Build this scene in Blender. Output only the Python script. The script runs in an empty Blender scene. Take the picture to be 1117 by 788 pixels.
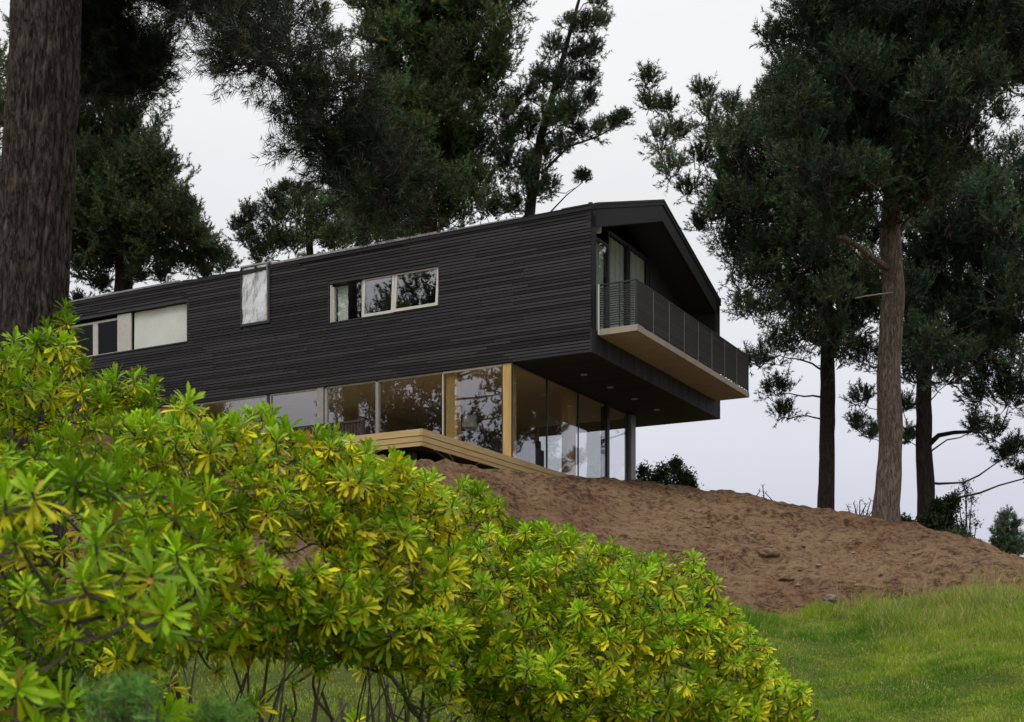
import bpy, math, random
import numpy as np
from mathutils import Vector, noise

# ------------------------------------------------------------------ camera
W, H = 1117.0, 788.0
F, HOR, CX = 1448.0, 745.0, 558.5          # focal length and horizon row measured from the house lines
sc = bpy.context.scene
cd = bpy.data.cameras.new('camera'); cam = bpy.data.objects.new('camera', cd)
sc.collection.objects.link(cam); sc.camera = cam
cam.location = (0, 0, 0); cam.rotation_euler = (math.radians(90), 0, 0)
cd.sensor_width = 36.0; cd.lens = 36.0*F/W
cd.shift_y = (HOR-H/2)/W
cd.clip_start = 0.05; cd.clip_end = 8000
cd.dof.use_dof = True; cd.dof.focus_distance = 17.0; cd.dof.aperture_fstop = 7.0
sc.render.resolution_x = 1024; sc.render.resolution_y = 722
sc.view_settings.view_transform = 'Standard'; sc.view_settings.look = 'None'
sc.view_settings.exposure = 0.0; sc.view_settings.gamma = 1.0
try: sc.render.engine = 'CYCLES'
except Exception: pass
sc.cycles.max_bounces = 5; sc.cycles.transparent_max_bounces = 8
sc.cycles.glossy_bounces = 3; sc.cycles.transmission_bounces = 4; sc.cycles.diffuse_bounces = 3

# ------------------------------------------------------------------ overcast sky
SUN_EL, SUN_AZ = math.radians(58), math.radians(215)
world = bpy.data.worlds.new('World'); sc.world = world; world.use_nodes = True
nt = world.node_tree; nt.nodes.clear()
def N(nt, t, **k):
    n = nt.nodes.new(t)
    for a, v in k.items(): setattr(n, a, v)
    return n
out = N(nt, 'ShaderNodeOutputWorld'); bg = N(nt, 'ShaderNodeBackground')
sky = N(nt, 'ShaderNodeTexSky'); sky.sky_type = 'NISHITA'; sky.sun_disc = False
sky.sun_elevation = SUN_EL; sky.sun_rotation = SUN_AZ
bg.inputs['Strength'].default_value = 0.1
tc = N(nt, 'ShaderNodeTexCoord'); sep = N(nt, 'ShaderNodeSeparateXYZ')
nt.links.new(tc.outputs['Generated'], sep.inputs[0])
ramp = N(nt, 'ShaderNodeValToRGB')          # cloud deck: grey at the horizon, brightest overhead
cr = ramp.color_ramp
cr.elements[0].position = 0.0;  cr.elements[0].color = (.38, .38, .46, 1)
cr.elements[1].position = 1.0;  cr.elements[1].color = (1., .99, .97, 1)
for p, c in ((.10, (.475, .475, .555, 1)), (.22, (.60, .605, .645, 1)), (.36, (.67, .67, .68, 1)), (.62, (.85, .85, .84, 1))):
    e = cr.elements.new(p); e.color = c
nt.links.new(sep.outputs['Z'], ramp.inputs[0])
cn = N(nt, 'ShaderNodeTexNoise'); cn.inputs['Scale'].default_value = 2.2; cn.inputs['Detail'].default_value = 4
cmap = N(nt, 'ShaderNodeMapping'); cmap.inputs['Scale'].default_value = (1, 1, 3.2)
nt.links.new(tc.outputs['Generated'], cmap.inputs[0]); nt.links.new(cmap.outputs[0], cn.inputs['Vector'])
cmr = N(nt, 'ShaderNodeMapRange'); cmr.inputs['From Min'].default_value = .3; cmr.inputs['From Max'].default_value = .7
cmr.inputs['To Min'].default_value = 12.8; cmr.inputs['To Max'].default_value = 14.3
nt.links.new(cn.outputs['Fac'], cmr.inputs['Value'])
vm = N(nt, 'ShaderNodeVectorMath', operation='SCALE')
nt.links.new(ramp.outputs[0], vm.inputs[0]); nt.links.new(cmr.outputs[0], vm.inputs['Scale'])
mx = N(nt, 'ShaderNodeMix', data_type='RGBA'); mx.inputs[0].default_value = .93
nt.links.new(sky.outputs[0], mx.inputs[6]); nt.links.new(vm.outputs[0], mx.inputs[7])
nt.links.new(mx.outputs[2], bg.inputs['Color']); nt.links.new(bg.outputs[0], out.inputs['Surface'])

sl = bpy.data.lights.new('sun', 'SUN'); so = bpy.data.objects.new('sun', sl); sc.collection.objects.link(so)
sl.energy = 1.2; sl.angle = math.radians(24); sl.color = (1, .965, .91)
# direction towards the sun: behind the camera, to the left
sdir = Vector((math.sin(SUN_AZ)*math.cos(SUN_EL), math.cos(SUN_AZ)*math.cos(SUN_EL), math.sin(SUN_EL)))
so.rotation_euler = sdir.to_track_quat('Z', 'Y').to_euler()

# ------------------------------------------------------------------ helpers
rng = np.random.default_rng(7); random.seed(7)
COL = sc.collection
def pt(px, py, y): return Vector(((px-CX)/F*y, y, (HOR-py)/F*y))
def tag(o, label=None, cat=None, group=None, kind=None):
    if label: o['label'] = label
    if cat: o['category'] = cat
    if group: o['group'] = group
    if kind: o['kind'] = kind
    return o
def empty(name, loc, rz=0):
    o = bpy.data.objects.new(name, None); COL.objects.link(o); o.location = loc; o.rotation_euler = (0, 0, rz)
    o.empty_display_size = .3
    return o
def link_mesh(name, me, parent=None, origin=None):
    o = bpy.data.objects.new(name, me); COL.objects.link(o)
    if parent is not None: o.parent = parent
    return o
def np_mesh(name, V, Fc, mats, parent=None, smooth=False, attrs=None, mi=None, off=(0, 0, 0)):
    """V (n,3) array, Fc (m,k) array of equal-sized faces"""
    me = bpy.data.meshes.new(name)
    V = np.asarray(V, dtype=np.float32) - np.asarray(off, dtype=np.float32)
    Fc = np.asarray(Fc, dtype=np.int32); m, k = Fc.shape
    me.vertices.add(len(V)); me.vertices.foreach_set('co', V.ravel())
    me.loops.add(m*k); me.loops.foreach_set('vertex_index', Fc.ravel())
    me.polygons.add(m); me.polygons.foreach_set('loop_start', np.arange(0, m*k, k, dtype=np.int32))
    me.polygons.foreach_set('loop_total', np.full(m, k, dtype=np.int32))
    if smooth: me.polygons.foreach_set('use_smooth', np.ones(m, dtype=bool))
    for mt in mats: me.materials.append(mt)
    if mi is not None: me.polygons.foreach_set('material_index', np.asarray(mi, dtype=np.int32))
    me.update(calc_edges=True)
    for an, (typ, dom, data) in (attrs or {}).items():
        a = me.attributes.new(an, typ, dom)
        a.data.foreach_set('color' if typ == 'FLOAT_COLOR' else 'value', np.asarray(data, dtype=np.float32).ravel())
    return link_mesh(name, me, parent)
class MB:
    def __init__(s): s.v = []; s.f = []; s.t = []
    def add(s, vs, fs, tint=0.5):
        n = len(s.v); s.v += [tuple(v) for v in vs]
        for f in fs: s.f.append(tuple(i+n for i in f)); s.t.append(tint)
    def box(s, x0, x1, y0, y1, z0, z1, tint=.5):
        x0, x1 = min(x0, x1), max(x0, x1); y0, y1 = min(y0, y1), max(y0, y1)
        s.add([(x0,y0,z0),(x1,y0,z0),(x1,y1,z0),(x0,y1,z0),(x0,y0,z1),(x1,y0,z1),(x1,y1,z1),(x0,y1,z1)],
              [(0,3,2,1),(4,5,6,7),(0,1,5,4),(1,2,6,5),(2,3,7,6),(3,0,4,7)], tint)
    def hexa(s, p, tint=.5):   # 8 points, bottom 4 then top 4
        s.add(p, [(0,3,2,1),(4,5,6,7),(0,1,5,4),(1,2,6,5),(2,3,7,6),(3,0,4,7)], tint)
    def tube(s, pts, rads, n=8, tint=.5, jit=0.0):
        pts = [Vector(p) for p in pts]; base = len(s.v); up = Vector((0, 0, 1))
        ref = None
        for i, p in enumerate(pts):
            t = (pts[min(i+1, len(pts)-1)]-pts[max(i-1, 0)])
            t = t.normalized() if t.length > 1e-9 else Vector((0,0,1))
            if ref is None: ref = t.orthogonal().normalized()
            ref = (ref - t*ref.dot(t)); ref = ref.normalized() if ref.length > 1e-6 else t.orthogonal().normalized()
            b = t.cross(ref)
            for k in range(n):
                a = 2*math.pi*k/n; r = rads[i]*(1+(random.uniform(-jit, jit) if jit else 0))
                s.v.append(tuple(p+(ref*math.cos(a)+b*math.sin(a))*r))
        for i in range(len(pts)-1):
            for k in range(n):
                s.f.append((base+i*n+k, base+i*n+(k+1) % n, base+(i+1)*n+(k+1) % n, base+(i+1)*n+k)); s.t.append(tint)
        s.f.append(tuple(base+k for k in reversed(range(n)))); s.t.append(tint)
        s.f.append(tuple(base+(len(pts)-1)*n+k for k in range(n))); s.t.append(tint)
    def build(s, name, mat, parent=None, smooth=False, off=(0, 0, 0)):
        me = bpy.data.meshes.new(name)
        o_ = off
        me.from_pydata([(v[0]-o_[0], v[1]-o_[1], v[2]-o_[2]) for v in s.v], [], s.f); me.materials.append(mat)
        if smooth: me.polygons.foreach_set('use_smooth', [True]*len(me.polygons))
        a = me.attributes.new('tint', 'FLOAT', 'FACE'); a.data.foreach_set('value', s.t)
        me.update()
        return link_mesh(name, me, parent)

# ------------------------------------------------------------------ materials
def newmat(name):
    m = bpy.data.materials.new(name); m.use_nodes = True; nt = m.node_tree
    return m, nt, nt.nodes['Principled BSDF']
def ramp_node(nt, stops):
    r = N(nt, 'ShaderNodeValToRGB'); cr = r.color_ramp
    while len(cr.elements) > 1: cr.elements.remove(cr.elements[-1])
    cr.elements[0].position = stops[0][0]; cr.elements[0].color = (*stops[0][1], 1)
    for p, c in stops[1:]:
        e = cr.elements.new(p); e.color = (*c, 1)
    return r
def mapped(nt, scale, coord='Object'):
    tc = N(nt, 'ShaderNodeTexCoord'); mp = N(nt, 'ShaderNodeMapping'); mp.inputs['Scale'].default_value = scale
    nt.links.new(tc.outputs[coord], mp.inputs[0]); return mp
def noise_node(nt, vec, scale, detail=6, rough=.6):
    n = N(nt, 'ShaderNodeTexNoise'); n.inputs['Scale'].default_value = scale
    n.inputs['Detail'].default_value = detail; n.inputs['Roughness'].default_value = rough
    if vec is not None: nt.links.new(vec.outputs[0], n.inputs['Vector'])
    return n
def simple(name, c0, c1, rough=.6, scale=6, mapping=(1,1,1), bump=.0, bdist=.01, metallic=0, tint=False, spec=.5):
    m, nt, b = newmat(name)
    mp = mapped(nt, mapping); n = noise_node(nt, mp, scale)
    r = ramp_node(nt, [(.3, c0), (.7, c1)])
    if tint:
        at = N(nt, 'ShaderNodeAttribute', attribute_name='tint')
        ma = N(nt, 'ShaderNodeMath', operation='MULTIPLY_ADD'); ma.inputs[1].default_value = .45; 
        nt.links.new(at.outputs['Fac'], ma.inputs[0]); 
        m2 = N(nt, 'ShaderNodeMath', operation='MULTIPLY_ADD'); m2.inputs[1].default_value = .9; m2.inputs[2].default_value = -.18
        nt.links.new(n.outputs['Fac'], m2.inputs[0]); nt.links.new(m2.outputs[0], ma.inputs[2])
        nt.links.new(ma.outputs[0], r.inputs[0])
    else:
        nt.links.new(n.outputs['Fac'], r.inputs[0])
    nt.links.new(r.outputs[0], b.inputs['Base Color'])
    b.inputs['Roughness'].default_value = rough; b.inputs['Metallic'].default_value = metallic
    b.inputs['Specular IOR Level'].default_value = spec
    if bump:
        bp = N(nt, 'ShaderNodeBump'); bp.inputs['Strength'].default_value = bump; bp.inputs['Distance'].default_value = bdist
        n2 = noise_node(nt, mp, scale*3); nt.links.new(n2.outputs['Fac'], bp.inputs['Height']); nt.links.new(bp.outputs[0], b.inputs['Normal'])
    return m
M = {}
M['clad'] = simple('charred_boards', (.008,.0072,.009), (.043,.038,.045), .62, 3.0, (1.6, 1.6, 40), .5, .006, tint=True, spec=.35)
M['vclad'] = simple('charred_vertical_boards', (.009,.009,.011), (.032,.031,.037), .6, 3.0, (12, 12, 1.2), .5, .006, tint=True, spec=.35)
M['soffit'] = simple('dark_soffit', (.007,.007,.008), (.02,.019,.021), .7, 4, (1, 9, 1), .3, .004, tint=True, spec=.25)
M['roof'] = simple('dark_roof_sheet', (.008,.0078,.0095), (.016,.0155,.018), .55, 5, spec=.3)
M['flash'] = simple('weathered_flashing', (.16,.155,.155), (.34,.33,.33), .45, 7, (1, 1, 1), .2, .004)
M['frame'] = simple('pale_frame', (.50,.48,.42), (.62,.60,.54), .5, 8)
M['alu'] = simple('grey_aluminium', (.26,.25,.23), (.36,.35,.33), .4, 6, metallic=.2)
M['dark'] = simple('dark_metal', (.015,.015,.016), (.03,.03,.032), .45, 6)
M['rail'] = simple('grey_rail_mesh', (.05,.052,.06), (.09,.092,.105), .5, 25, (1, 1, 1), .4, .003, tint=True)
M['railpost'] = simple('rail_post', (.14,.14,.15), (.2,.2,.21), .45, 9)
M['slab'] = simple('concrete_slab', (.33,.285,.225), (.43,.375,.30), .85, 2.2, (1, 1, 1), .3, .004)
M['timber'] = simple('yellow_timber', (.44,.28,.10), (.60,.41,.17), .6, 2.2, (9, 9, .8), .2, .002)
M['deck'] = simple('deck_boards', (.42,.28,.115), (.62,.445,.205), .7, 2.2, (.8, .8, 14), .3, .003, tint=True)
M['ceil'] = simple('brown_ceiling', (.62,.50,.35), (.70,.57,.41), .7, 3, (1, 7, 1))
M['inwall'] = simple('interior_wall', (.38,.29,.20), (.46,.35,.25), .8, 3)
M['floor'] = simple('interior_floor', (.44,.34,.23), (.54,.42,.30), .5, 3, (1, 8, 1))
M['blind'] = simple('pale_green_blind', (.68,.71,.65), (.76,.785,.73), .85, 3, (1, 1, 1), .25, .02)
M['curtain'] = simple('grey_green_curtain', (.74,.82,.74), (.80,.86,.79), .85, 4, (6, 6, .4), .3, .02)
M['white'] = simple('white_paint', (.70,.70,.69), (.80,.80,.78), .5, 9)
M['black'] = simple('black_leather', (.012,.011,.011), (.025,.023,.022), .45, 9)
M['redwood'] = simple('red_brown_wood', (.16,.055,.03), (.24,.09,.05), .5, 4, (1, 8, 1))
M['greywall'] = simple('grey_counter', (.22,.22,.215), (.30,.30,.29), .6, 5)
M['steel'] = simple('steel_column', (.18,.18,.18), (.27,.27,.265), .45, 6, (1, 1, .3), metallic=.3)

def glass_mat(name, refl, tintc=(.86,.88,.87), graze=.8):
    m = bpy.data.materials.new(name); m.use_nodes = True; nt = m.node_tree; nt.nodes.clear()
    o = N(nt, 'ShaderNodeOutputMaterial'); mix = N(nt, 'ShaderNodeMixShader')
    tr = N(nt, 'ShaderNodeBsdfTransparent'); tr.inputs[0].default_value = (*tintc, 1)
    gl = N(nt, 'ShaderNodeBsdfGlossy'); gl.inputs['Roughness'].default_value = .008; gl.inputs['Color'].default_value = (.95,.96,1,1)
    lw0 = N(nt, 'ShaderNodeLayerWeight'); lw0.inputs['Blend'].default_value = .5; lw = N(nt, 'ShaderNodeMath', operation='POWER'); lw.inputs[1].default_value = 4.0; nt.links.new(lw0.outputs['Facing'], lw.inputs[0])
    ma = N(nt, 'ShaderNodeMath', operation='MULTIPLY_ADD'); ma.inputs[1].default_value = graze; ma.inputs[2].default_value = refl; ma.use_clamp = True
    nt.links.new(lw.outputs[0], ma.inputs[0]); nt.links.new(ma.outputs[0], mix.inputs[0])
    mp = mapped(nt, (1, 1, 1)); n = noise_node(nt, mp, .9, 2, .4)
    bp = N(nt, 'ShaderNodeBump'); bp.inputs['Strength'].default_value = .05; bp.inputs['Distance'].default_value = .03
    nt.links.new(n.outputs['Fac'], bp.inputs['Height']); nt.links.new(bp.outputs[0], gl.inputs['Normal'])
    nt.links.new(tr.outputs[0], mix.inputs[1]); nt.links.new(gl.outputs[0], mix.inputs[2]); nt.links.new(mix.outputs[0], o.inputs[0])
    return m
M['glass'] = glass_mat('coated_window_glass', .15, (.93,.94,.93))
M['glassB'] = glass_mat('clear_window_glass', .13, (.96,.97,.97)); M['glassD'] = glass_mat('dim_window_glass', .015, (.5,.5,.5), .1)
# crumpled reflective film in the tall narrow window
m, nt, b = newmat('wrinkled_silver_film'); M['film'] = m
mp = mapped(nt, (3, 3, 1.2)); n = noise_node(nt, mp, .8, 3, .5)
r = ramp_node(nt, [(.30, (.42,.32,.17)), (.36, (.62,.62,.60)), (.75, (.74,.75,.78))]); nt.links.new(n.outputs['Fac'], r.inputs[0])
nt.links.new(r.outputs[0], b.inputs['Base Color']); b.inputs['Metallic'].default_value = .55; b.inputs['Roughness'].default_value = .22
n2 = noise_node(nt, mp, 1.2, 3, .5); bp = N(nt, 'ShaderNodeBump'); bp.inputs['Strength'].default_value = .5; bp.inputs['Distance'].default_value = .12
nt.links.new(n2.outputs['Fac'], bp.inputs['Height']); nt.links.new(bp.outputs[0], b.inputs['Normal'])
# lit lamps
def emis(name, c, s):
    m, nt, b = newmat(name); b.inputs['Emission Color'].default_value = (*c, 1); b.inputs['Emission Strength'].default_value = s
    b.inputs['Base Color'].default_value = (*c, 1); return m
M['bulb'] = emis('warm_bulb', (1, .72, .28), 9)
M['spot'] = simple('unlit_downlight', (.35,.35,.34), (.45,.45,.44), .4, 9)

# bark
def bark_mat(name, stops, sx=7, sz=1.1, bump=1.0, dist=.03):
    m, nt, b = newmat(name)
    mp = mapped(nt, (sx, sx, sz))
    wn = noise_node(nt, mp, .8, 3, .6)
    add = N(nt, 'ShaderNodeVectorMath', operation='MULTIPLY_ADD'); add.inputs[1].default_value = (.5, .5, .5)
    nt.links.new(wn.outputs['Color'], add.inputs[0]); nt.links.new(mp.outputs[0], add.inputs[2])
    na = noise_node(nt, add, 1.6, 3, .55); nb_ = noise_node(nt, mp, 3.4, 6, .65)
    rid = N(nt, 'ShaderNodeMath', operation='SUBTRACT'); rid.inputs[1].default_value = .5; nt.links.new(na.outputs['Fac'], rid.inputs[0])
    ab = N(nt, 'ShaderNodeMath', operation='ABSOLUTE'); nt.links.new(rid.outputs[0], ab.inputs[0])
    sq = N(nt, 'ShaderNodeMath', operation='POWER'); sq.inputs[1].default_value = .6; nt.links.new(ab.outputs[0], sq.inputs[0])
    n2 = noise_node(nt, mp, 9, 6, .7)
    mxv = N(nt, 'ShaderNodeMath', operation='MULTIPLY_ADD'); mxv.inputs[1].default_value = .9
    sub = N(nt, 'ShaderNodeMath', operation='MULTIPLY_ADD'); sub.inputs[1].default_value = .55
    s3 = N(nt, 'ShaderNodeMath', operation='MULTIPLY_ADD'); s3.inputs[1].default_value = .6; s3.inputs[2].default_value = -.35
    nt.links.new(nb_.outputs['Fac'], s3.inputs[0]); nt.links.new(n2.outputs['Fac'], sub.inputs[0]); nt.links.new(s3.outputs[0], sub.inputs[2])
    nt.links.new(sq.outputs[0], mxv.inputs[0]); nt.links.new(sub.outputs[0], mxv.inputs[2])
    r = ramp_node(nt, stops); nt.links.new(mxv.outputs[0], r.inputs[0]); nt.links.new(r.outputs[0], b.inputs['Base Color'])
    b.inputs['Roughness'].default_value = .9; b.inputs['Specular IOR Level'].default_value = .2
    bp = N(nt, 'ShaderNodeBump'); bp.inputs['Strength'].default_value = bump; bp.inputs['Distance'].default_value = dist
    nt.links.new(mxv.outputs[0], bp.inputs['Height']); nt.links.new(bp.outputs[0], b.inputs['Normal'])
    return m
M['bark_near'] = bark_mat('furrowed_grey_brown_bark', [(.22, (.016,.012,.010)), (.38, (.060,.045,.037)), (.58, (.125,.098,.083)), (.82, (.27,.225,.20))], 10, 2.6, 1., .045)
M['bark_warm'] = bark_mat('tan_pine_bark', [(.22, (.045,.034,.027)), (.42, (.13,.10,.078)), (.65, (.22,.175,.14)), (.9, (.34,.28,.23))], 8, 1.8, .8, .03)
M['bark_dark'] = bark_mat('dark_pine_bark', [(.2, (.012,.009,.008)), (.6, (.045,.034,.028)), (.9, (.075,.06,.05))], 5, 1.6, .9, .04)
M['twig'] = simple('twig_bark', (.025,.018,.014), (.06,.045,.035), .9, 8)
M['stem'] = simple('shrub_stem', (.055,.042,.03), (.13,.10,.075), .9, 12)

def leaf_mat(name, attr='Col', transl=.25, rough=.45, spec=.4, mul=1.0):
    m = bpy.data.materials.new(name); m.use_nodes = True; nt = m.node_tree; b = nt.nodes['Principled BSDF']; o = nt.nodes['Material Output']
    at = N(nt, 'ShaderNodeAttribute', attribute_name=attr)
    nt.links.new(at.outputs['Color'], b.inputs['Base Color']); b.inputs['Roughness'].default_value = rough
    b.inputs['Specular IOR Level'].default_value = spec
    if transl:
        tl = N(nt, 'ShaderNodeBsdfTranslucent'); nt.links.new(at.outputs['Color'], tl.inputs['Color'])
        mix = N(nt, 'ShaderNodeMixShader'); mix.inputs[0].default_value = transl
        nt.links.new(b.outputs[0], mix.inputs[1]); nt.links.new(tl.outputs[0], mix.inputs[2]); nt.links.new(mix.outputs[0], o.inputs[0])
    return m
M['leaf'] = leaf_mat('broad_shrub_leaf', transl=.22, rough=.5, spec=.18)
M['needle'] = leaf_mat('pine_needles', transl=.12, rough=.6, spec=.25)
M['grass'] = leaf_mat('grass_blade', transl=.3, rough=.6, spec=.2)

# ------------------------------------------------------------------ terrain
XC = np.array([-900, -300, 0, 300, 420, 470, 520, 600, 690, 780, 860, 940, 1000, 1080, 1117, 1400, 2200], float)
DC = np.array([27, 27, 27, 27, 27, 27.5, 30, 33.5, 38, 38, 37, 34, 32, 28, 27, 24, 22], float)
YC = np.array([490, 495, 498, 500, 502, 505, 514, 523, 530, 541, 552, 568, 578, 600, 613, 690, 745], float)
XB = np.array([-900, 0, 500, 850, 900, 1000, 1117, 1500], float)
YB = np.array([650, 660, 668, 672, 674, 668, 660, 705], float)
DB = np.array([18, 18, 19, 20, 20, 19.5, 18.5, 17], float)
def hermite(t, z0, z1, m0, m1): 
    return (2*t**3-3*t**2+1)*z0+(t**3-2*t**2+t)*m0+(-2*t**3+3*t**2)*z1+(t**3-t**2)*m1
def zbase(x, y):
    x = np.asarray(x, float); y = np.asarray(y, float)
    px = CX+F*x/np.maximum(y, 6.0)
    px = np.clip(px, -900, 2200)
    dc = np.interp(px, XC, DC); zc = (HOR-np.interp(px, XC, YC))/F*dc
    db = np.interp(px, XB, DB); zb = (HOR-np.interp(px, XB, YB))/F*db
    z = np.full(x.shape, -1.62)
    s1 = .145; s2 = .215; s0 = .02
    # 2..db
    t = np.clip((y-2)/(db-2), 0, 1); za = hermite(t, -1.62, zb, s0*(db-2), s2*(db-2))
    z = np.where(y > 2, za, z)
    L = dc-db; t = np.clip((y-db)/L, 0, 1); zz = hermite(t, zb, zc, s2*L, .05*L)
    z = np.where(y > db, zz, z)
    e = y-dc
    zz = zc+.05*1.2*(1-np.exp(-np.clip(e, 0, None)/1.2)) - .0042*np.clip(e-14, 0, None)**2*(1/(1+np.clip(e-14, 0, None)/60))
    z = np.where(y > dc, zz, z)
    return np.maximum(z, -34+0*y)
def bowl(x, y, cx, cy, r, d):
    return d*np.exp(-((x-cx)**2+(y-cy)**2)/(r*r))
def zfine(x, y):
    """base height + soil lumps (per vertex, numpy value noise)"""
    z = zbase(x, y)
    px = CX+F*x/np.maximum(y, 6.0)
    db = np.interp(px, XB, DB); soil = np.clip((y-db)/1.0, 0, 1)*np.clip((60-y)/10, 0, 1)
    n = vnoise(x, y, .42, 1)*.06 + vnoise(x, y, 1.1, 2)*.07 + vnoise(x*1.0, y, .2, 3)*.075 - .10*np.clip(vnoise(x, y, .34, 8)-.35, 0, 1)
    ridge = np.abs(vnoise(x, y, .3, 5))
    z = z + soil*(n - .07*ridge) + (1-soil)*vnoise(x, y, 1.1, 4)*.04
    z = z + vnoise(x, y, 30, 6)*.0
    return z
_perm = np.random.default_rng(3).random((512, 512))*2-1
def vnoise(x, y, cell, seed):
    u = np.asarray(x)/cell+seed*37.3; v = np.asarray(y)/cell+seed*11.7
    iu = np.floor(u).astype(int); iv = np.floor(v).astype(int); fu = u-iu; fv = v-iv
    fu = fu*fu*(3-2*fu); fv = fv*fv*(3-2*fv)
    g = lambda a, b: _perm[a % 512, b % 512]
    return (g(iu, iv)*(1-fu)+g(iu+1, iv)*fu)*(1-fv)+(g(iu, iv+1)*(1-fu)+g(iu+1, iv+1)*fu)*fv
def zat(x, y): return float(zfine(np.array([x]), np.array([y]))[0])
def dens(segs):
    o = []
    for a, b, s in segs: o += list(np.arange(a, b, s))
    o.append(segs[-1][1]); return np.array(o)
def growing(a, b, s0, g):
    o = [a]; s = s0
    while o[-1] < b: s *= g; o.append(o[-1]+s)
    return np.array(o)
xf = np.arange(-7, 17, .085)
xs = np.concatenate([-growing(7, 4200, .1, 1.12)[::-1][:-1], xf, growing(17, 4200, .1, 1.12)])
yf = np.arange(9, 41, .085)
ys = np.concatenate([9-(growing(0, 4200, .1, 1.12)[::-1][:-1]), yf, 41+growing(0, 4200, .1, 1.12)])
X, Y = np.meshgrid(xs, ys); Z = zfine(X, Y)
# far land drops away
nx, ny = len(xs), len(ys)
idx = np.arange(nx*ny).reshape(ny, nx)
quads = np.stack([idx[:-1, :-1], idx[:-1, 1:], idx[1:, 1:], idx[1:, :-1]], -1).reshape(-1, 4)
px = CX+F*X/np.maximum(Y, 6.0); dbv = np.interp(np.clip(px, -900, 1500), XB, DB)
bn = vnoise(X, Y, .9, 11)*1.3+vnoise(X, Y, .3, 12)*.8
soilmask = np.clip((Y-dbv+bn)*1.6+.5, 0, 1)*np.clip((58-Y)/8, 0, 1)
m, nt, b = newmat('hillside_soil_and_turf'); M['ground'] = m
at = N(nt, 'ShaderNodeAttribute', attribute_name='soil')
mp = mapped(nt, (1, 1, 1))
n1 = noise_node(nt, mp, .55, 8, .62); n2 = noise_node(nt, mp, 6.5, 9, .78); n3 = noise_node(nt, mp, 30, 5, .8)
r1 = ramp_node(nt, [(.40, (.07,.037,.022)), (.44, (.165,.092,.052)), (.49, (.32,.20,.115)), (.60, (.44,.295,.18))])
ad = N(nt, 'ShaderNodeMath', operation='MULTIPLY_ADD'); ad.inputs[1].default_value = .20
ad2 = N(nt, 'ShaderNodeMath', operation='MULTIPLY_ADD'); ad2.inputs[1].default_value = .60
ad3 = N(nt, 'ShaderNodeMath', operation='MULTIPLY_ADD'); ad3.inputs[1].default_value = .22; ad3.inputs[2].default_value = -.03
nt.links.new(n3.outputs['Fac'], ad3.inputs[0]); nt.links.new(n2.outputs['Fac'], ad2.inputs[0]); nt.links.new(ad3.outputs[0], ad2.inputs[2])
nt.links.new(n1.outputs['Fac'], ad.inputs[0]); nt.links.new(ad2.outputs[0], ad.inputs[2]); nt.links.new(ad.outputs[0], r1.inputs[0])
r2 = ramp_node(nt, [(.3, (.07,.10,.018)), (.55, (.15,.19,.04)), (.75, (.24,.22,.08))]); nt.links.new(n2.outputs['Fac'], r2.inputs[0])
mxc = N(nt, 'ShaderNodeMix', data_type='RGBA'); nt.links.new(at.outputs['Fac'], mxc.inputs[0])
nd = noise_node(nt, mp, .28, 3, .6); dmp = ramp_node(nt, [(.34, (.82,.76,.73)), (.52, (1,1,1))]); nt.links.new(nd.outputs['Fac'], dmp.inputs[0])
mm_ = N(nt, 'ShaderNodeMix', data_type='RGBA', blend_type='MULTIPLY'); mm_.inputs[0].default_value = 1; nt.links.new(r1.outputs[0], mm_.inputs[6]); nt.links.new(dmp.outputs[0], mm_.inputs[7])
nt.links.new(r2.outputs[0], mxc.inputs[6]); nt.links.new(mm_.outputs[2], mxc.inputs[7])
nt.links.new(mxc.outputs[2], b.inputs['Base Color']); b.inputs['Roughness'].default_value = .95; b.inputs['Specular IOR Level'].default_value = .15
bp = N(nt, 'ShaderNodeBump'); bp.inputs['Strength'].default_value = 1.0; bp.inputs['Distance'].default_value = .16
sm = N(nt, 'ShaderNodeMath', operation='MULTIPLY_ADD'); sm.inputs[1].default_value = .3
nt.links.new(n3.outputs['Fac'], sm.inputs[0]); nt.links.new(n2.outputs['Fac'], sm.inputs[2]); nt.links.new(sm.outputs[0], bp.inputs['Height'])
nt.links.new(bp.outputs[0], b.inputs['Normal'])
g = np_mesh('hillside', np.stack([X, Y, Z], -1).reshape(-1, 3), quads, [M['ground']], smooth=True, attrs={'soil': ('FLOAT', 'POINT', soilmask)})
tag(g, 'bare brown earth slope rising to the house, grassy at its foot', 'hillside', kind='structure')

# ------------------------------------------------------------------ house
HA = Vector((-.88115695, .47282389, 0)); HB = Vector((.47259294, .88128084, 0)); HC = Vector((1.84116, 31.0, 0)); Z0 = 5.10
def hw(a, b, z): v = HC+HA*a+HB*b; return Vector((v.x, v.y, z))
RZ = math.atan2(-HA.y, -HA.x)
house = empty('house', (HC.x, HC.y, Z0), RZ)
tag(house, 'two-storey black timber house with a glazed lower floor and a cantilevered gable balcony', 'house')
class HB_(MB):      # house box builder, in (a, b, z) house coordinates
    def bx(s, a0, a1, b0, b1, z0, z1, tint=.5): s.box(-a0, -a1, b0, b1, z0-Z0, z1-Z0, tint)
    def q(s, pts, tint=.5): # 8 corners
        s.hexa([(-a, b, z-Z0) for a, b, z in pts], tint)
LEN = 18.8; WID = 9.0; EAVE = 11.1; APEX = 12.62; BOT = 7.73; MIDB = 4.5
SL = (APEX-EAVE)/MIDB
holes = [(12.30, 17.34, 9.46, 10.62), (9.42, 10.42, 9.62, 11.3), (4.14, 7.53, 9.35, 10.40)]
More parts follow.
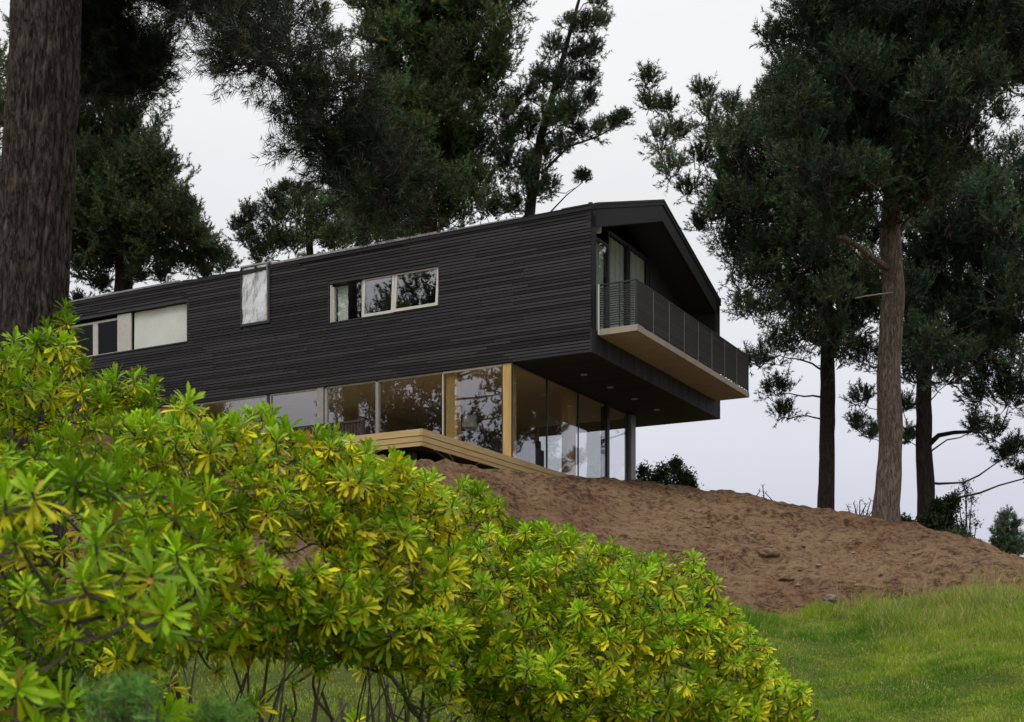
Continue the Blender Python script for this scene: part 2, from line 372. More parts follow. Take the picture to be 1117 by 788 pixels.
# long facade core walls
w = HB_()
def wall_rects(a0, a1, z0, z1, hs):
    cuts = sorted(set([a0, a1]+[c for h in hs for c in h[:2]])); o = []
    for c0, c1 in zip(cuts[:-1], cuts[1:]):
        mid = (c0+c1)/2; zs = [z0]
        for h in hs:
            if h[0] < mid < h[1]: zs += [h[2], min(h[3], z1)]
        zs.append(z1); zs = sorted(zs)
        for k in range(0, len(zs), 2):
            if zs[k+1]-zs[k] > .005: o.append((c0, c1, zs[k], zs[k+1]))
    return o
for c0, c1, z0, z1 in wall_rects(0.02, LEN, BOT+.02, EAVE-.04, holes): w.bx(c0, c1, .032, .26, z0, z1)
w.bx(0.02, LEN, WID-.26, WID-.03, BOT+.02, EAVE-.04)
w.bx(LEN-.2, LEN-.002, .27, WID-.27, BOT+.02, EAVE-.05)
w.build('wall', M['dark'], house)
v = HB_(); v.bx(1.25, LEN-.21, .262, WID-.262, EAVE-.06, EAVE-.012); v.build('upper_ceiling', M['white'], house)
v = HB_(); v.bx(1.25, LEN-.21, .262, WID-.262, 7.78, 8.0); v.build('upper_floor', M['floor'], house)
v = HB_(); v.add([(-(LEN-.01), .05, EAVE-.045-Z0), (-(LEN-.01), WID-.05, EAVE-.045-Z0), (-(LEN-.01), MIDB, APEX-.06-Z0), (-(LEN-.19), .05, EAVE-.045-Z0), (-(LEN-.19), WID-.05, EAVE-.045-Z0), (-(LEN-.19), MIDB, APEX-.06-Z0)], [(0,2,1), (3,4,5), (0,1,4,3), (1,2,5,4), (2,0,3,5)]); v.build('rear_gable', M['vclad'], house)
# cladding boards, one course after another
c = HB_(); z = BOT; k = 0; rr = random.Random(4)
while z < EAVE-.02:
    z1 = min(z+.076, EAVE+.0); za, zb_ = z+.011, z1-.011
    segs = [(0.0, LEN)]
    for h in holes:
        if z1 > h[2]+.001 and z < h[3]-.001:
            ns = []
            for s0, s1 in segs:
                if h[0] > s0: ns.append((s0, min(h[0], s1)))
                if h[1] < s1: ns.append((max(h[1], s0), s1))
            segs = [q for q in ns if q[1]-q[0] > .01]
    for s0, s1 in segs:
        a = s0
        while a < s1-.01:
            L_ = rr.choice([2.4, 3.2, 3.2, 3.9])*rr.uniform(.5, 1) if a == s0 else 3.2
            e = min(a+L_, s1)
            pr = rr.uniform(-.008, .006)
            c.bx(a+.002, e-.002, pr, .03, za, zb_, rr.random()); a = e
    z = z1
c.build('cladding', M['clad'], house)
# gable hood (the projecting frame of walls and roof edge)
gw = HB_()
T = .30
gw.bx(0, .9, .031, .10, BOT+.03, EAVE-.02)           # inner lining left
gw.bx(0, .1, .10, T, BOT+.5, EAVE-.1)
gw.bx(0, .1, WID-T-.05, WID, BOT+.5, EAVE-.02)
gw.bx(.1, .9, WID-.10, WID-.001, BOT+.03, EAVE-.05)
def slope_slab(b, a0, a1, lo, hi, b0, b1, tint=.5):
    zf = lambda bb: EAVE+SL*(bb if bb <= MIDB else WID-bb)
    b.q([(a1, b0, zf(b0)+lo), (a0, b0, zf(b0)+lo), (a0, b1, zf(b1)+lo), (a1, b1, zf(b1)+lo),
         (a1, b0, zf(b0)+hi), (a0, b0, zf(b0)+hi), (a0, b1, zf(b1)+hi), (a1, b1, zf(b1)+hi)], tint)
slope_slab(gw, 0, .1, -.46, -.04, .0, MIDB); slope_slab(gw, 0, .1, -.46, -.04, MIDB, WID)
gw.build('gable_frame', M['roof'], house)
# front fascia below the balcony: vertical boards
fv = HB_(); bb = 0.0
while bb < WID-.01:
    e = min(bb+.14, WID); fv.bx(-.012+rr.uniform(-.004, .004), .019, bb+.003, e-.003, BOT, 8.30, rr.random()); bb = e
fv.build('front_fascia', M['vclad'], house)
# roof
rf = HB_()
slope_slab(rf, -.03, LEN+.05, -.035, .045, -.03, MIDB); slope_slab(rf, -.03, LEN+.05, -.035, .045, MIDB, WID+.03)
a = .4
while a < LEN:
    slope_slab(rf, a, a+.04, .046, .085, -.02, MIDB-.02); slope_slab(rf, a, a+.04, .046, .085, MIDB+.02, WID+.02); a += .5
rf.build('roof', M['roof'], house)
ft = HB_()
ft.bx(-.035, .05, -.034, .3, EAVE+.05, EAVE+.115); ft.bx(.05, .75, -.034, .3, EAVE+.05, EAVE+.09); ft.bx(.75, 1.6, -.034, .3, EAVE+.046, EAVE+.07)
slope_slab(ft, -.045, .06, .05, .11, .3, MIDB); slope_slab(ft, -.045, .06, .05, .11, MIDB, WID)
ft.build('verge_cap', M['roof'], house)
fl = HB_()
for a0, a1, h_ in ((4.2, 9.36, .055), (1.9, 3.4, .03), (12.6, 16.2, .05), (16.2, LEN, .04), (3.4, 4.1, .02)):
    fl = HB_(); fl.bx(a0, a1-.004, -.045, .16, EAVE+.048, EAVE+.048+h_); fl.build('eave_flashing', M['flash'], house)
for a0, hh in ((13.5, .22), (8.9, .16)):
    v = HB_(); v.tube([(-a0, .5, EAVE+.12-Z0), (-a0, .5, EAVE+.2+hh-Z0), (-a0+.1, .45, EAVE+.27+hh-Z0), (-a0+.2, .42, EAVE+.22+hh-Z0)], [.045]*4, 8)
    v.build('roof_vent', M['white'], house, smooth=True)
# soffit boards
sf = HB_(); bb = 0.001; 
while bb < WID-.002:
    e = min(bb+.145, WID-.001); sf.bx(.02, LEN-.01, bb+.002, e-.002, BOT+.001, BOT+.018, rr.random()); bb = e
sf.build('soffit', M['soffit'], house)
for k in range(4):
    v = HB_(); b_ = 2.0+1.62*k
    v.tube([(-1.12, b_, BOT-.012-Z0), (-1.12, b_, BOT+.012-Z0)], [.085, .085], 16); v.build('downlight', M['spot'], house)
# balcony recess
rc = .90; FL = 8.34
bf = HB_(); bf.bx(.03, rc, .11, WID-.11, 8.06, FL); bf.build('balcony_floor', M['slab'], house)
bw = HB_(); bw.bx(rc, rc+.12, 5.80, WID-.27, FL, EAVE-.001); 
slope_slab(bw, .101, rc+.12, -.42, -.06, .101, MIDB); slope_slab(bw, .101, rc+.12, -.42, -.06, MIDB, WID-.101)
bw.q([(rc+.12, 5.8, EAVE), (rc, 5.8, EAVE), (rc, WID-.27, EAVE), (rc+.12, WID-.27, EAVE), (rc+.12, 5.8, EAVE+SL*3.2-.43), (rc, 5.8, EAVE+SL*3.2-.43), (rc, WID-.27, EAVE+.001), (rc+.12, WID-.27, EAVE+.001)])
bw.build('recess_wall', M['vclad'], house)
def win(name='window'):
    return empty(name, (0, 0, 0))
for i, (b0, b1, zt) in enumerate(((.20, 1.15, 10.72), (1.27, 2.20, 10.98), (2.32, 3.02, 11.27), (3.15, 4.33, 11.66), (4.50, 5.74, 11.68))):
    wn_ = empty('window', (0, 0, 0)); wn_.parent = house
    v = HB_(); v.bx(rc+.02, rc+.09, b0-.08, b0, FL, zt); v.bx(rc+.02, rc+.09, b1, b1+.04, FL, zt); v.bx(rc+.02, rc+.09, b0, b1, zt-.06, zt); v.build('window_frame', M['dark'], wn_)
    v = HB_(); v.bx(rc+.04, rc+.05, b0, b1, FL, zt-.06); v.build('pane', M['glassB'], wn_)
    v = HB_(); 
    for q in range(8):
        t0 = b0+(b1-b0)*q/8; t1 = b0+(b1-b0)*(q+1)/8; v.bx(rc+.12+.015*(q % 2), rc+.135+.015*(q % 2), t0, t1, FL, zt-.08)
    v.build('curtain', M['curtain'], wn_)
v = HB_(); v.tube([(-.42, 1.32, 10.98-Z0), (-.42, 1.32, 11.14-Z0)], [.09, .09], 12); v.build('wall_lamp', M['white'], house, smooth=True)
# balcony slab and railing
BB0, BB1, KA = .36, 8.62, -1.02
sb = HB_(); sb.bx(KA, -.016, BB0, BB1, 8.19, 8.335); sb.build('balcony_slab', M['slab'], house)
rt = 9.36
rl = empty('railing', (0, 0, 0)); rl.parent = house
npan = 8; stepb = (BB1-BB0-.04)/npan
for k in range(npan+1):
    b_ = BB0+.02+k*stepb
    v = HB_(); v.bx(KA+.02, KA+.06, b_-.02, b_+.02, 8.335, rt-.002); v.build('rail_post', M['railpost'] if k not in (0, npan) else M['dark'], rl)
for k in range(npan):
    b0 = BB0+.02+k*stepb+.022; b1 = b0+stepb-.044; v = HB_(); zz = 8.40
    while zz < rt-.06:
        v.q([(KA+.062, b0, zz+.0), (KA+.022, b0, zz+.026), (KA+.022, b1, zz+.026), (KA+.062, b1, zz+.0),
             (KA+.062, b0, zz+.006), (KA+.022, b0, zz+.036), (KA+.022, b1, zz+.036), (KA+.062, b1, zz+.006)], rr.random()); zz += .030
    v.build('rail_panel', M['rail'], rl)
v = HB_(); v.bx(KA+.015, KA+.065, BB0, BB1, rt, rt+.03); v.bx(KA+.066, -.02, BB0+.0, BB0+.045, rt, rt+.03); v.bx(KA+.066, -.02, BB1-.045, BB1, rt, rt+.03)
v.build('top_rail', M['dark'], rl)
for bq in (BB0+.005, BB1-.045):
    v = HB_(); zz = 8.40; v.bx(-.06, -.022, bq, bq+.04, 8.335, rt)
    v.bx(KA+.45, KA+.475, bq+.003, bq+.037, 8.335, rt)
    while zz < rt-.05: v.bx(KA+.09, -.07, bq+.008, bq+.03, zz, zz+.024, rr.random()); zz += .055
    v.build('side_panel', M['dark'], rl)
v = HB_(); v.tube([(-.05+.1, BB0-.03, 8.2-Z0), (-.05+.1, BB0-.03, rt+.02-Z0)], [.022, .022], 8); v.build('drain_pipe', M['white'], house)

# upper windows -------------------------------------------------
def bar(b, a0, a1, z0, z1, t=.05, b0=.10, b1=.17):
    b.bx(a0, a1, b0, b1, z0, z0+t); b.bx(a0, a1, b0, b1, z1-t, z1); b.bx(a0, a0+t, b0, b1, z0+t, z1-t); b.bx(a1-t, a1, b0, b1, z0+t, z1-t)
def reveal(h, parent):
    v = HB_(); a0, a1, z0, z1 = h; v.bx(a0-.0, a0+.03, .0, .27, z0+.02, z1-.03); v.bx(a1-.03, a1, .0, .27, z0+.02, z1-.03)
    v.bx(a0, a1, -.01, .27, z0-.012, z0+.02); v.bx(a0, a1, .0, .27, z1-.03, z1); v.build('reveal', M['dark'], parent)
# W1: dark glazing and the long pale blind
W1 = empty('window', (0, 0, 0)); W1.parent = house; W1['label'] = 'long window with a drawn pale green blind'
reveal(holes[0], W1)
v = HB_(); bar(v, 15.93, 17.31, 9.48, 10.50, .06); v.bx(14.72, 14.80, .10, .17, 9.48, 10.50)
v.bx(15.80, 15.93, .10, .17, 9.48, 10.50); v.bx(14.80, 15.80, .10, .17, 9.48, 9.53); v.bx(14.80, 15.80, .10, .17, 10.44, 10.50); v.bx(16.80, 16.86, .10, .17, 9.54, 10.44)
v.build('window_frame', M['frame'], W1)
v = HB_(); v.bx(14.46, 14.98, .05, .099, 9.485, 10.56); v.build('shutter', M['frame'], W1)
v = HB_(); v.bx(14.80, 15.80, .13, .138, 9.53, 10.44); v.build('pane', M['glassD'], W1); v = HB_(); v.bx(16.0, 16.8, .13, .138, 9.54, 10.44); v.build('pane', M['glassD'], W1)
nb = 30; vs = []; 
v = HB_()
for q in range(nb):
    a0 = 12.34+(14.40-12.34)*q/nb; a1 = 12.34+(14.40-12.34)*(q+1)/nb
    f_ = lambda s: .135+.010*math.sin(s*5.1)+.006*math.sin(s*13)
    v.q([(a1, f_(a1), 9.485), (a0, f_(a0), 9.485), (a0, f_(a0)+.01, 9.485), (a1, f_(a1)+.01, 9.485), (a1, f_(a1+.3), 10.57), (a0, f_(a0+.3), 10.57), (a0, f_(a0+.3)+.01, 10.57), (a1, f_(a1+.3)+.01, 10.57)])
v.build('blind', M['blind'], W1)
# S: tall narrow window breaking the eave, silvery film
S = empty('window', (0, 0, 0)); S.parent = house; S['label'] = 'tall narrow window covered in wrinkled silvery film'
v = HB_(); a0, a1, z0, z1 = 9.42, 10.42, 9.62, 11.22
v.bx(a0, a0+.07, -.03, .3, z0, z1); v.bx(a1-.03, a1, -.012, .3, z0, z1); v.bx(a0+.07, a1-.03, -.03, .3, z0-.001, z0+.07); v.build('window_frame', M['dark'], S)
v = HB_(); v.bx(a0, a1, -.028, .3, z1, z1+.04); v.bx(a0+.072, a0+.095, -.033, .02, z0+.072, z1-.001); v.build('window_trim', M['alu'], S)
n_ = 22; V = []; Q = []
for i in range(n_+1):
    for j in range(n_+1):
        aa = a0+.097+(a1-.035-a0-.097)*i/n_; zz = z0+.073+(z1-z0-.078)*j/n_
        bbv = .02+.035*noise.noise((aa*4, zz*3, 1.3))+.015*noise.noise((aa*11, zz*7, 4))
        V.append((-aa, bbv, zz-Z0))
for i in range(n_):
    for j in range(n_): Q.append((i*(n_+1)+j, i*(n_+1)+j+1, (i+1)*(n_+1)+j+1, (i+1)*(n_+1)+j))
np_mesh('pane', V, Q, [M['film']], S, smooth=True)
# W2: three lights, two of them awnings pushed open
W2 = empty('window', (0, 0, 0)); W2.parent = house; W2['label'] = 'three-light window with two sashes pushed open'
reveal(holes[2], W2)
v = HB_(); v.bx(7.38, 7.43, .05, .13, 9.375, 10.30); v.bx(7.43, 7.47, .02, .08, 9.375, 10.35); v.bx(6.47, 6.53, .09, .16, 9.375, 10.36); v.bx(6.53, 7.38, .09, .15, 9.375, 9.40); v.build('window_frame', M['frame'], W2)
v = HB_(); v.bx(6.53, 7.38, .12, .128, 9.40, 10.36); v.build('pane', M['glassB'], W2)
v = HB_(); v.bx(7.05, 7.36, .22, .23, 9.40, 10.34); v.build('curtain', M['curtain'], W2)
def sash(a0, a1, z0, z1, ang):
    def P(a, b, z):     # rotate about the top edge so that the foot swings out
        d = z1-z; return (-a, b+.06-d*math.sin(ang)+0, z1-d*math.cos(ang)-Z0)
    def hx(b, A0, A1, B0, B1, ZA, ZB): b.hexa([P(A1,B0,ZA),P(A0,B0,ZA),P(A0,B1,ZA),P(A1,B1,ZA),P(A1,B0,ZB),P(A0,B0,ZB),P(A0,B1,ZB),P(A1,B1,ZB)])
    b = HB_(); t = .07
    hx(b, a0, a1, 0, .045, z0, z0+t); hx(b, a0, a1, 0, .045, z1-t*.6, z1); hx(b, a0, a0+t, 0, .045, z0+t, z1-t*.6); hx(b, a1-t, a1, 0, .045, z0+t, z1-t*.6)
    s_ = b.build('sash', M['frame'], W2)
    g_ = HB_(); hx(g_, a0+t, a1-t, .018, .026, z0+t, z1-t*.6); g_.build('sash_pane', M['glass'], W2)
sash(5.50, 6.46, 9.37, 10.36, math.radians(4)); sash(4.17, 5.485, 9.37, 10.36, math.radians(5.5))

# lower floor -------------------------------------------------
FZ = 5.40; TOPZ = BOT-.003
v = HB_(); v.bx(2.135, LEN-.3, .02, 7.5, 5.15, FZ); v.build('floor_slab', M['floor'], house)
v = HB_(); v.bx(2.16, LEN-.4, .12, 7.4, BOT-.045, BOT-.004); v.build('ceiling', M['ceil'], house)
v = HB_(); v.bx(8.4, 12.4, 5.2, 5.32, FZ, BOT-.05); v.bx(8.3, 8.4, 3.6, 7.35, FZ, BOT-.05); v.bx(5.1, 8.3, 7.25, 7.35, FZ, BOT-.05); v.bx(12.5, 12.62, .25, 5.3, FZ, BOT-.05); v.bx(12.62, LEN-.4, .1, .2, FZ, BOT-.05); v.bx(12.62, LEN-.4, 7.2, 7.3, FZ, BOT-.05)
v.bx(LEN-.52, LEN-.4, .2, 7.2, FZ, BOT-.05)
v.build('interior_wall', M['inwall'], house)
# front glazing along the long side
pan = [(2.42, 4.06), (4.10, 5.96), (6.10, 7.58), (7.93, 9.42), (9.62, 12.42)]
for i, (a0, a1) in enumerate(pan):
    p_ = empty('glazed_panel', (0, 0, 0)); p_.parent = house
    v = HB_(); v.bx(a0, a1, .075, .085, FZ+.04, TOPZ-.05); v.build('pane', M['glass'], p_)
    fm = M['frame'] if i in (0, 1) else M['alu']
    v = HB_(); v.bx(a0-.03, a1+.03, .05, .11, TOPZ-.05, TOPZ-.004); v.bx(a0-.03, a1+.03, .05, .11, FZ, FZ+.04)
    if i == 0: v.bx(4.06, 4.085, .05, .11, FZ+.04, TOPZ-.05)
    if i == 1: v.bx(5.97, 6.055, .02, .11, FZ+.04, TOPZ-.05)
    if i == 2: v.bx(7.585, 7.66, .04, .11, FZ+.04, TOPZ-.05)
    if i == 3: v.bx(9.425, 9.46, .04, .11, FZ+.04, TOPZ-.05)
    if i == 4: v.bx(9.56, 9.615, .03, .11, FZ+.04, TOPZ-.05); v.bx(12.425, 12.48, .03, .11, FZ+.04, TOPZ-.05)
    v.build('panel_frame', M['alu'] if i else M['frame'], p_)
v = HB_(); v.bx(7.70, 7.90, .03, .2, FZ, TOPZ); v.build('column', M['alu'], house)
v = HB_(); v.bx(9.47, 9.55, .04, .2, FZ, TOPZ); v.build('column', M['dark'], house)
v = HB_(); v.bx(6.065, 6.12, .16, .24, FZ, TOPZ); v.build('column', M['dark'], house)
for a0, a1, b0, b1 in ((3.72, 4.03, .14, .36), (2.115, 2.36, .032, .27), (2.13, 2.30, 3.15, 3.66)):
    v = HB_(); v.bx(a0, a1, b0, b1, FZ, BOT-.05 if b0 > .1 else BOT-.008); v.build('timber_post', M['timber'], house)
# corner and side glazing
for i, (b0, b1) in enumerate(((.02, 1.88), (1.92, 3.73), (3.78, 5.50), (5.72, 7.02))):
    p_ = empty('glazed_panel', (0, 0, 0)); p_.parent = house
    v = HB_(); v.bx(2.095, 2.105, max(b0, .035), b1, FZ+.02, TOPZ-.02); v.build('pane', M['glassB'], p_)
    v = HB_(); v.bx(2.09, 2.125, b1, b1+.035, FZ, TOPZ-.003); v.bx(2.09, 2.125, b0, b1, TOPZ-.02, TOPZ-.003); v.build('panel_frame', M['dark'], p_)
v = HB_(); v.bx(2.085, 2.112, .0, .03, FZ-.1, TOPZ-.001); v.build('corner_mullion', M['dark'], house)
v = HB_(); v.bx(2.06, 2.26, 5.545, 5.70, 4.9, TOPZ-.001); v.build('column', M['dark'], house)
v = HB_(); v.bx(2.0, 2.12, 7.10, 7.42, 4.9, TOPZ-.001); v.build('column', M['steel'], house)
v = HB_(); v.bx(2.13, 2.20, 7.06, 7.40, 4.9, TOPZ-.001); v.build('column', M['dark'], house)
p_ = empty('glazed_panel', (0, 0, 0)); p_.parent = house; v = HB_(); v.bx(2.25, 5.05, 7.30, 7.31, FZ+.02, TOPZ-.02); v.build('pane', M['glassB'], p_)
# deck
DK0, DKB = 2.05, -4.12
dk = HB_(); aa = 2.15; 
while aa < 11.4: dk.bx(aa, aa+.135, DKB+.03, .0, FZ, FZ+.03, rr.random()); aa += .14
dk.build('deck_boards', M['deck'], house)
dk = HB_()
for q, (z0_, z1_) in enumerate(((FZ-.11, FZ+.03), (FZ-.235, FZ-.122), (FZ-.33, FZ-.245))):
    dk.bx(DK0+.0+.012*q, DK0+.04+.012*q, DKB+.0+.012*q, 3.9, z0_, z1_, rr.random())
    dk.bx(DK0+.045+.012*q, 11.5, DKB+.012*q, DKB+.04+.012*q, z0_, z1_, rr.random())
dk.build('deck_fascia', M['deck'], house)
dk = HB_(); dk.bx(2.35, 11.3, DKB+.35, -.05, FZ-.34, FZ-.01)
for q in (2.6, 5.0, 7.5, 10): dk.bx(q, q+.15, DKB+.5, DKB+.65, 2.8, FZ-.3)
dk.build('deck_joists', M['dark'], house)
v = HB_(); v.tube([(-12.72, -.02, 6.62-Z0), (-12.72, -.06, 6.62-Z0)], [.035, .035], 10); v.build('porch_lamp', M['bulb'], house)
v = HB_(); v.bx(12.5, LEN-.3, .021, .09, FZ, TOPZ-.002); v.build('lower_wall', M['redwood'], house)

# furniture seen through the glass, free-standing things
def furn(name, label, cat, a, b):
    p = hw(a, b, FZ+.003); e = empty(name, p, RZ); tag(e, label, cat); return e
def armchair(a, b, label):
    e = furn('armchair', label, 'armchair', a, b)
    v = MB(); v.box(-.36, .36, -.34, .34, .14, .42); v.build('seat', M['black'], e)
    v = MB(); v.hexa([(-.36,.26,.42),(.36,.26,.42),(.36,.38,.42),(-.36,.38,.42),(-.32,.36,.88),(.32,.36,.88),(.32,.46,.86),(-.32,.46,.86)]); v.build('backrest', M['black'], e)
    for s in (-1, 1):
        v = MB(); v.box(s*.36, s*.46, -.34, .36, .14, .60); v.build('armrest', M['black'], e)
        for t in (-.3, .3):
            v = MB(); v.tube([(s*.38, t, 0), (s*.36, t, .15)], [.018, .022], 8); v.build('leg', M['dark'], e)
armchair(3.1, 1.1, 'black leather armchair inside, left of the yellow corner post')
armchair(2.95, 2.15, 'black leather armchair inside, right of the yellow corner post')
e = furn('sideboard', 'long low grey sideboard with a red-brown top behind the glass doors', 'sideboard', 6.6, 2.4)
v = MB(); v.box(-1.5, 1.5, -.22, .22, .06, .86); v.build('cabinet', M['greywall'], e)
v = MB(); v.box(-1.55, 1.55, -.25, .25, .863, .95); v.build('top', M['redwood'], e)
e = furn('floor_lamp', 'white drum floor lamp standing in the glazed corner room', 'lamp', 4.2, 1.6)
v = MB(); v.tube([(0,0,0), (0,0,.02)], [.15,.15], 16); v.build('base', M['dark'], e)
v = MB(); v.tube([(0,0,.02), (0,0,1.3)], [.012,.012], 8); v.build('pole', M['dark'], e)
v = MB(); v.tube([(0,0,1.2), (0,0,1.5)], [.2,.17], 20); v.build('lamp_shade', M['white'], e)
p = hw(6.7, -1.2, FZ+.033); e = empty('deck_screen', p, RZ); tag(e, 'dark slatted screen standing on the timber deck before the glass doors', 'screen')
v = MB()
for q in range(24): v.box(-1.05+q*.09, -1.05+q*.09+.06, -.02, .01, .06, .98, random.random())
v.box(-1.08, 1.08, .011, .04, .10, .16); v.box(-1.08, 1.08, .011, .04, .86, .92); v.build('slat_panel', M['twig'], e)
v = MB(); v.box(-1.12, 1.12, -.04, .06, .982, 1.03); v.build('top_rail', M['twig'], e)
for s in (-1.1, 1.1):
    v = MB(); v.box(s-.03, s+.03, -.03, .05, 0, .98); v.build('post', M['dark'], e)

# ------------------------------------------------------------------ pine trees
NN = []
def unit(v): return v/np.maximum(np.linalg.norm(v, axis=-1, keepdims=True), 1e-9)
def needles(P, D, L, n, ln, wd, base, var, rg):
    """P shoot roots (k,3), D directions (k,3), L shoot lengths (k,); n needles each, one thin triangle per needle"""
    k = len(P)
    t = rg.random((k, n, 1))**.8
    rad = unit(rg.normal(size=(k, n, 3)))
    d = D[:, None, :]
    rad = unit(rad-d*np.sum(rad*d, -1, keepdims=True))
    root = P[:, None, :]+d*L[:, None, None]*t
    nd = unit(rad*rg.uniform(.55, .95, (k, n, 1))+d*rg.uniform(.5, 1.0, (k, n, 1)))
    tip = root+nd*(ln*rg.uniform(.7, 1.15, (k, n, 1)))
    tip[..., 2] -= .03*ln
    side = unit(np.cross(nd, rg.normal(size=(k, n, 3))))*wd*.5
    V = np.stack([root-side, root+side, tip], 2).reshape(-1, 3)
    Fc = np.arange(len(V)).reshape(-1, 3)
    sh = rg.random((k, 1, 1)); nn = rg.random((k, n, 1))
    c = base[None, None, :]*(1+var*(sh-.5)*2)*(1+.3*(nn-.5))
    warm = (rg.random((k, 1, 1)) < .05)
    c = np.where(warm, c*np.array([2.2, 1.25, .9]), c)
    col = np.repeat(c.reshape(-1, 3), 3, 0); col = np.concatenate([col, np.ones((len(col), 1))], 1)
    return V, Fc, col
def lobe(center, R, rg, twigs, upb=.35, up_dens=1.0, spacing=.18, per=3):
    """twigs curving upwards out of the lobe centre -> shoot roots, dirs, lengths, twig polylines"""
    P = []; D = []; L = []; tw = []
    for i in range(twigs):
        d = rg.normal(size=3); d[2] = d[2]*.75+upb; d = d/np.linalg.norm(d)
        st = center+rg.normal(size=3)*R*.22
        ln = R*rg.uniform(.55, 1.12); bend = rg.uniform(.35, 1.0)
        n = max(3, int(ln/spacing))
        pts = [st]; cd_ = d.copy()
        for s in range(n):
            cd_ = cd_+np.array([0, 0, bend/n*1.3])+rg.normal(size=3)*.09; cd_ /= np.linalg.norm(cd_)
            pts.append(pts[-1]+cd_*ln/n)
            if s >= n*.25:
                for q in range(per if s < n-1 else 1):
                    sd = cd_+rg.normal(size=3)*(.55 if s < n-1 else .1); sd[2] += .45; sd /= np.linalg.norm(sd)
                    P.append(pts[-1]); D.append(sd); L.append(rg.uniform(.24, .50))
        tw.append(pts)
    return P, D, L, tw
def pine(name, label, base_px, depth, trunk, lobes, seed, mats, color=(.028,.046,.024), needle_n=16, nl=.13, nw=.020, dvar=1.6, poly=None, pstep=26, pr=25, twigs=26, group=None, bare=None, extra_lobes=(), spacing=.18, base_xy=None, base_col_var=.35, knots=False):
    """trunk: list of (px, py, radius_m) from the foot up; lobes: (px, py, r_px[, depth])"""
    rg = np.random.default_rng(seed); s = F/depth
    bp_ = pt(trunk[0][0], trunk[0][1], depth); gz = zat(bp_.x, bp_.y)
    root = empty(name, (bp_.x, bp_.y, gz)); off = (bp_.x, bp_.y, gz)
    tag(root, label, 'pine tree', group)
    pts = [pt(a, b_, depth) for a, b_, r in trunk]; pts[0].z = gz-.3
    rad = [r for _, _, r in trunk]
    # refine the trunk with wobble
    P2 = []; R2 = []
    for i in range(len(pts)-1):
        L_ = (pts[i+1]-pts[i]).length; n = max(2, int(L_/.35))
        for k in range(n):
            t = k/n; p = pts[i].lerp(pts[i+1], t); r = rad[i]*(1-t)+rad[i+1]*t
            wob = .05*min(1, r*4)
            p = p+Vector((noise.noise((p.z*.6, seed, 0))*wob*1.5, noise.noise((p.z*.6, seed, 9))*wob, 0))
            if knots: r *= 1+.10*max(0, noise.noise((p.z*1.3, seed*3.1, 2)))*1.5
            if i == 0: r *= 1+.35*math.exp(-(L_*t)/.5)
            P2.append(p); R2.append(r)
    P2.append(pts[-1]); R2.append(rad[-1])
    tb = MB(); tb.tube(P2, R2, 18, jit=.05); tr = tb.build('trunk', mats, root, smooth=True, off=off)
    # crown lobes
    br = MB(); PP = []; DD = []; LL = []; TT = []
    zs = np.array([p.z for p in P2])
    done = []; lobes = list(lobes)
    if poly:
        xs_ = [p[0] for p in poly]; ys_ = [p[1] for p in poly]
        for gx in np.arange(min(xs_), max(xs_), pstep):
            for gy in np.arange(min(ys_), max(ys_), pstep):
                qx = gx+rg.uniform(-.4, .4)*pstep; qy = gy+rg.uniform(-.4, .4)*pstep; ins = False
                for k_ in range(len(poly)):
                    (x1, y1), (x2, y2) = poly[k_], poly[k_-1]
                    if (y1 > qy) != (y2 > qy) and qx < (x2-x1)*(qy-y1)/(y2-y1)+x1: ins = not ins
                if ins: lobes.append((qx, qy, pr*rg.uniform(.8, 1.15), depth+rg.uniform(-dvar*1.3, dvar*.8)))
    for lb in sorted(list(lobes)+list(extra_lobes), key=lambda l: abs(l[0]-trunk[0][0])):
        px_, py_, r_ = lb[:3]; dd = lb[3] if len(lb) > 3 else depth+rg.uniform(-dvar, dvar)
        c_ = np.array(pt(px_, py_, dd)); R = r_/F*dd
        n = max(6, int(twigs*1.5*(.35+.65*min(R, 1.9)**1.7)))
        a_, b_, l_, tw = lobe(c_, R, rg, n, upb=.5, spacing=spacing)
        PP += a_; DD += b_; LL += l_; TT += [rg.choice([.62, .8, 1.0, 1.25, 1.6])*rg.uniform(.9, 1.1)]*len(a_)
        # limb: from the nearest lobe further in, else from the trunk
        hd = abs(c_[0]-P2[0].x); zt = c_[2]-hd*.3-rg.uniform(0, .5); i = int(np.argmin(np.abs(zs-zt))); st = P2[i]; best = (Vector(c_)-st).length*1.0; r0 = min(R2[i]*.4, .02+.009*best)
        for oc, orr in done:
            if abs(oc.x-P2[0].x) < hd-.25 and oc.z < c_[2]+.5 and (oc-Vector(c_)).length < best*.8:
                best = (oc-Vector(c_)).length/.8; st = oc; r0 = min(orr*.8, .015+.009*best)
        en = Vector(c_); done.append((en, r0)); wv = Vector(rg.normal(size=3))*.10*(en-st).length; wv.z -= .06*(en-st).length
        q = [st.lerp(en, t)+wv*math.sin(t*math.pi)+Vector(rg.normal(size=3))*.03*(0 < t < 1) for t in (0, .17, .33, .5, .67, .83, 1)]
        br.tube(q, [r0*(1-.6*t) for t in (0, .17, .33, .5, .67, .83, 1)], 6, jit=.1)
        for pl in tw[::2]: br.tube([Vector(p) for p in pl[::2]]+[Vector(pl[-1])], [max(.006, .018*(1-k/len(pl))) for k in range(len(pl[::2])+1)], 3)
    br.build('limbs', M['twig'] if mats != M['bark_warm'] else M['twig'], root, off=off)
    V, Fc, col = needles(np.array(PP), np.array(DD), np.array(LL), int(needle_n*1.35), nl, nw*1.15, np.array(color)*np.array((2.15,2.15,1.6)), base_col_var, rg); col[:, :3] *= np.repeat(np.array(TT), int(needle_n*1.35)*3)[:, None]; NN.append(len(Fc))
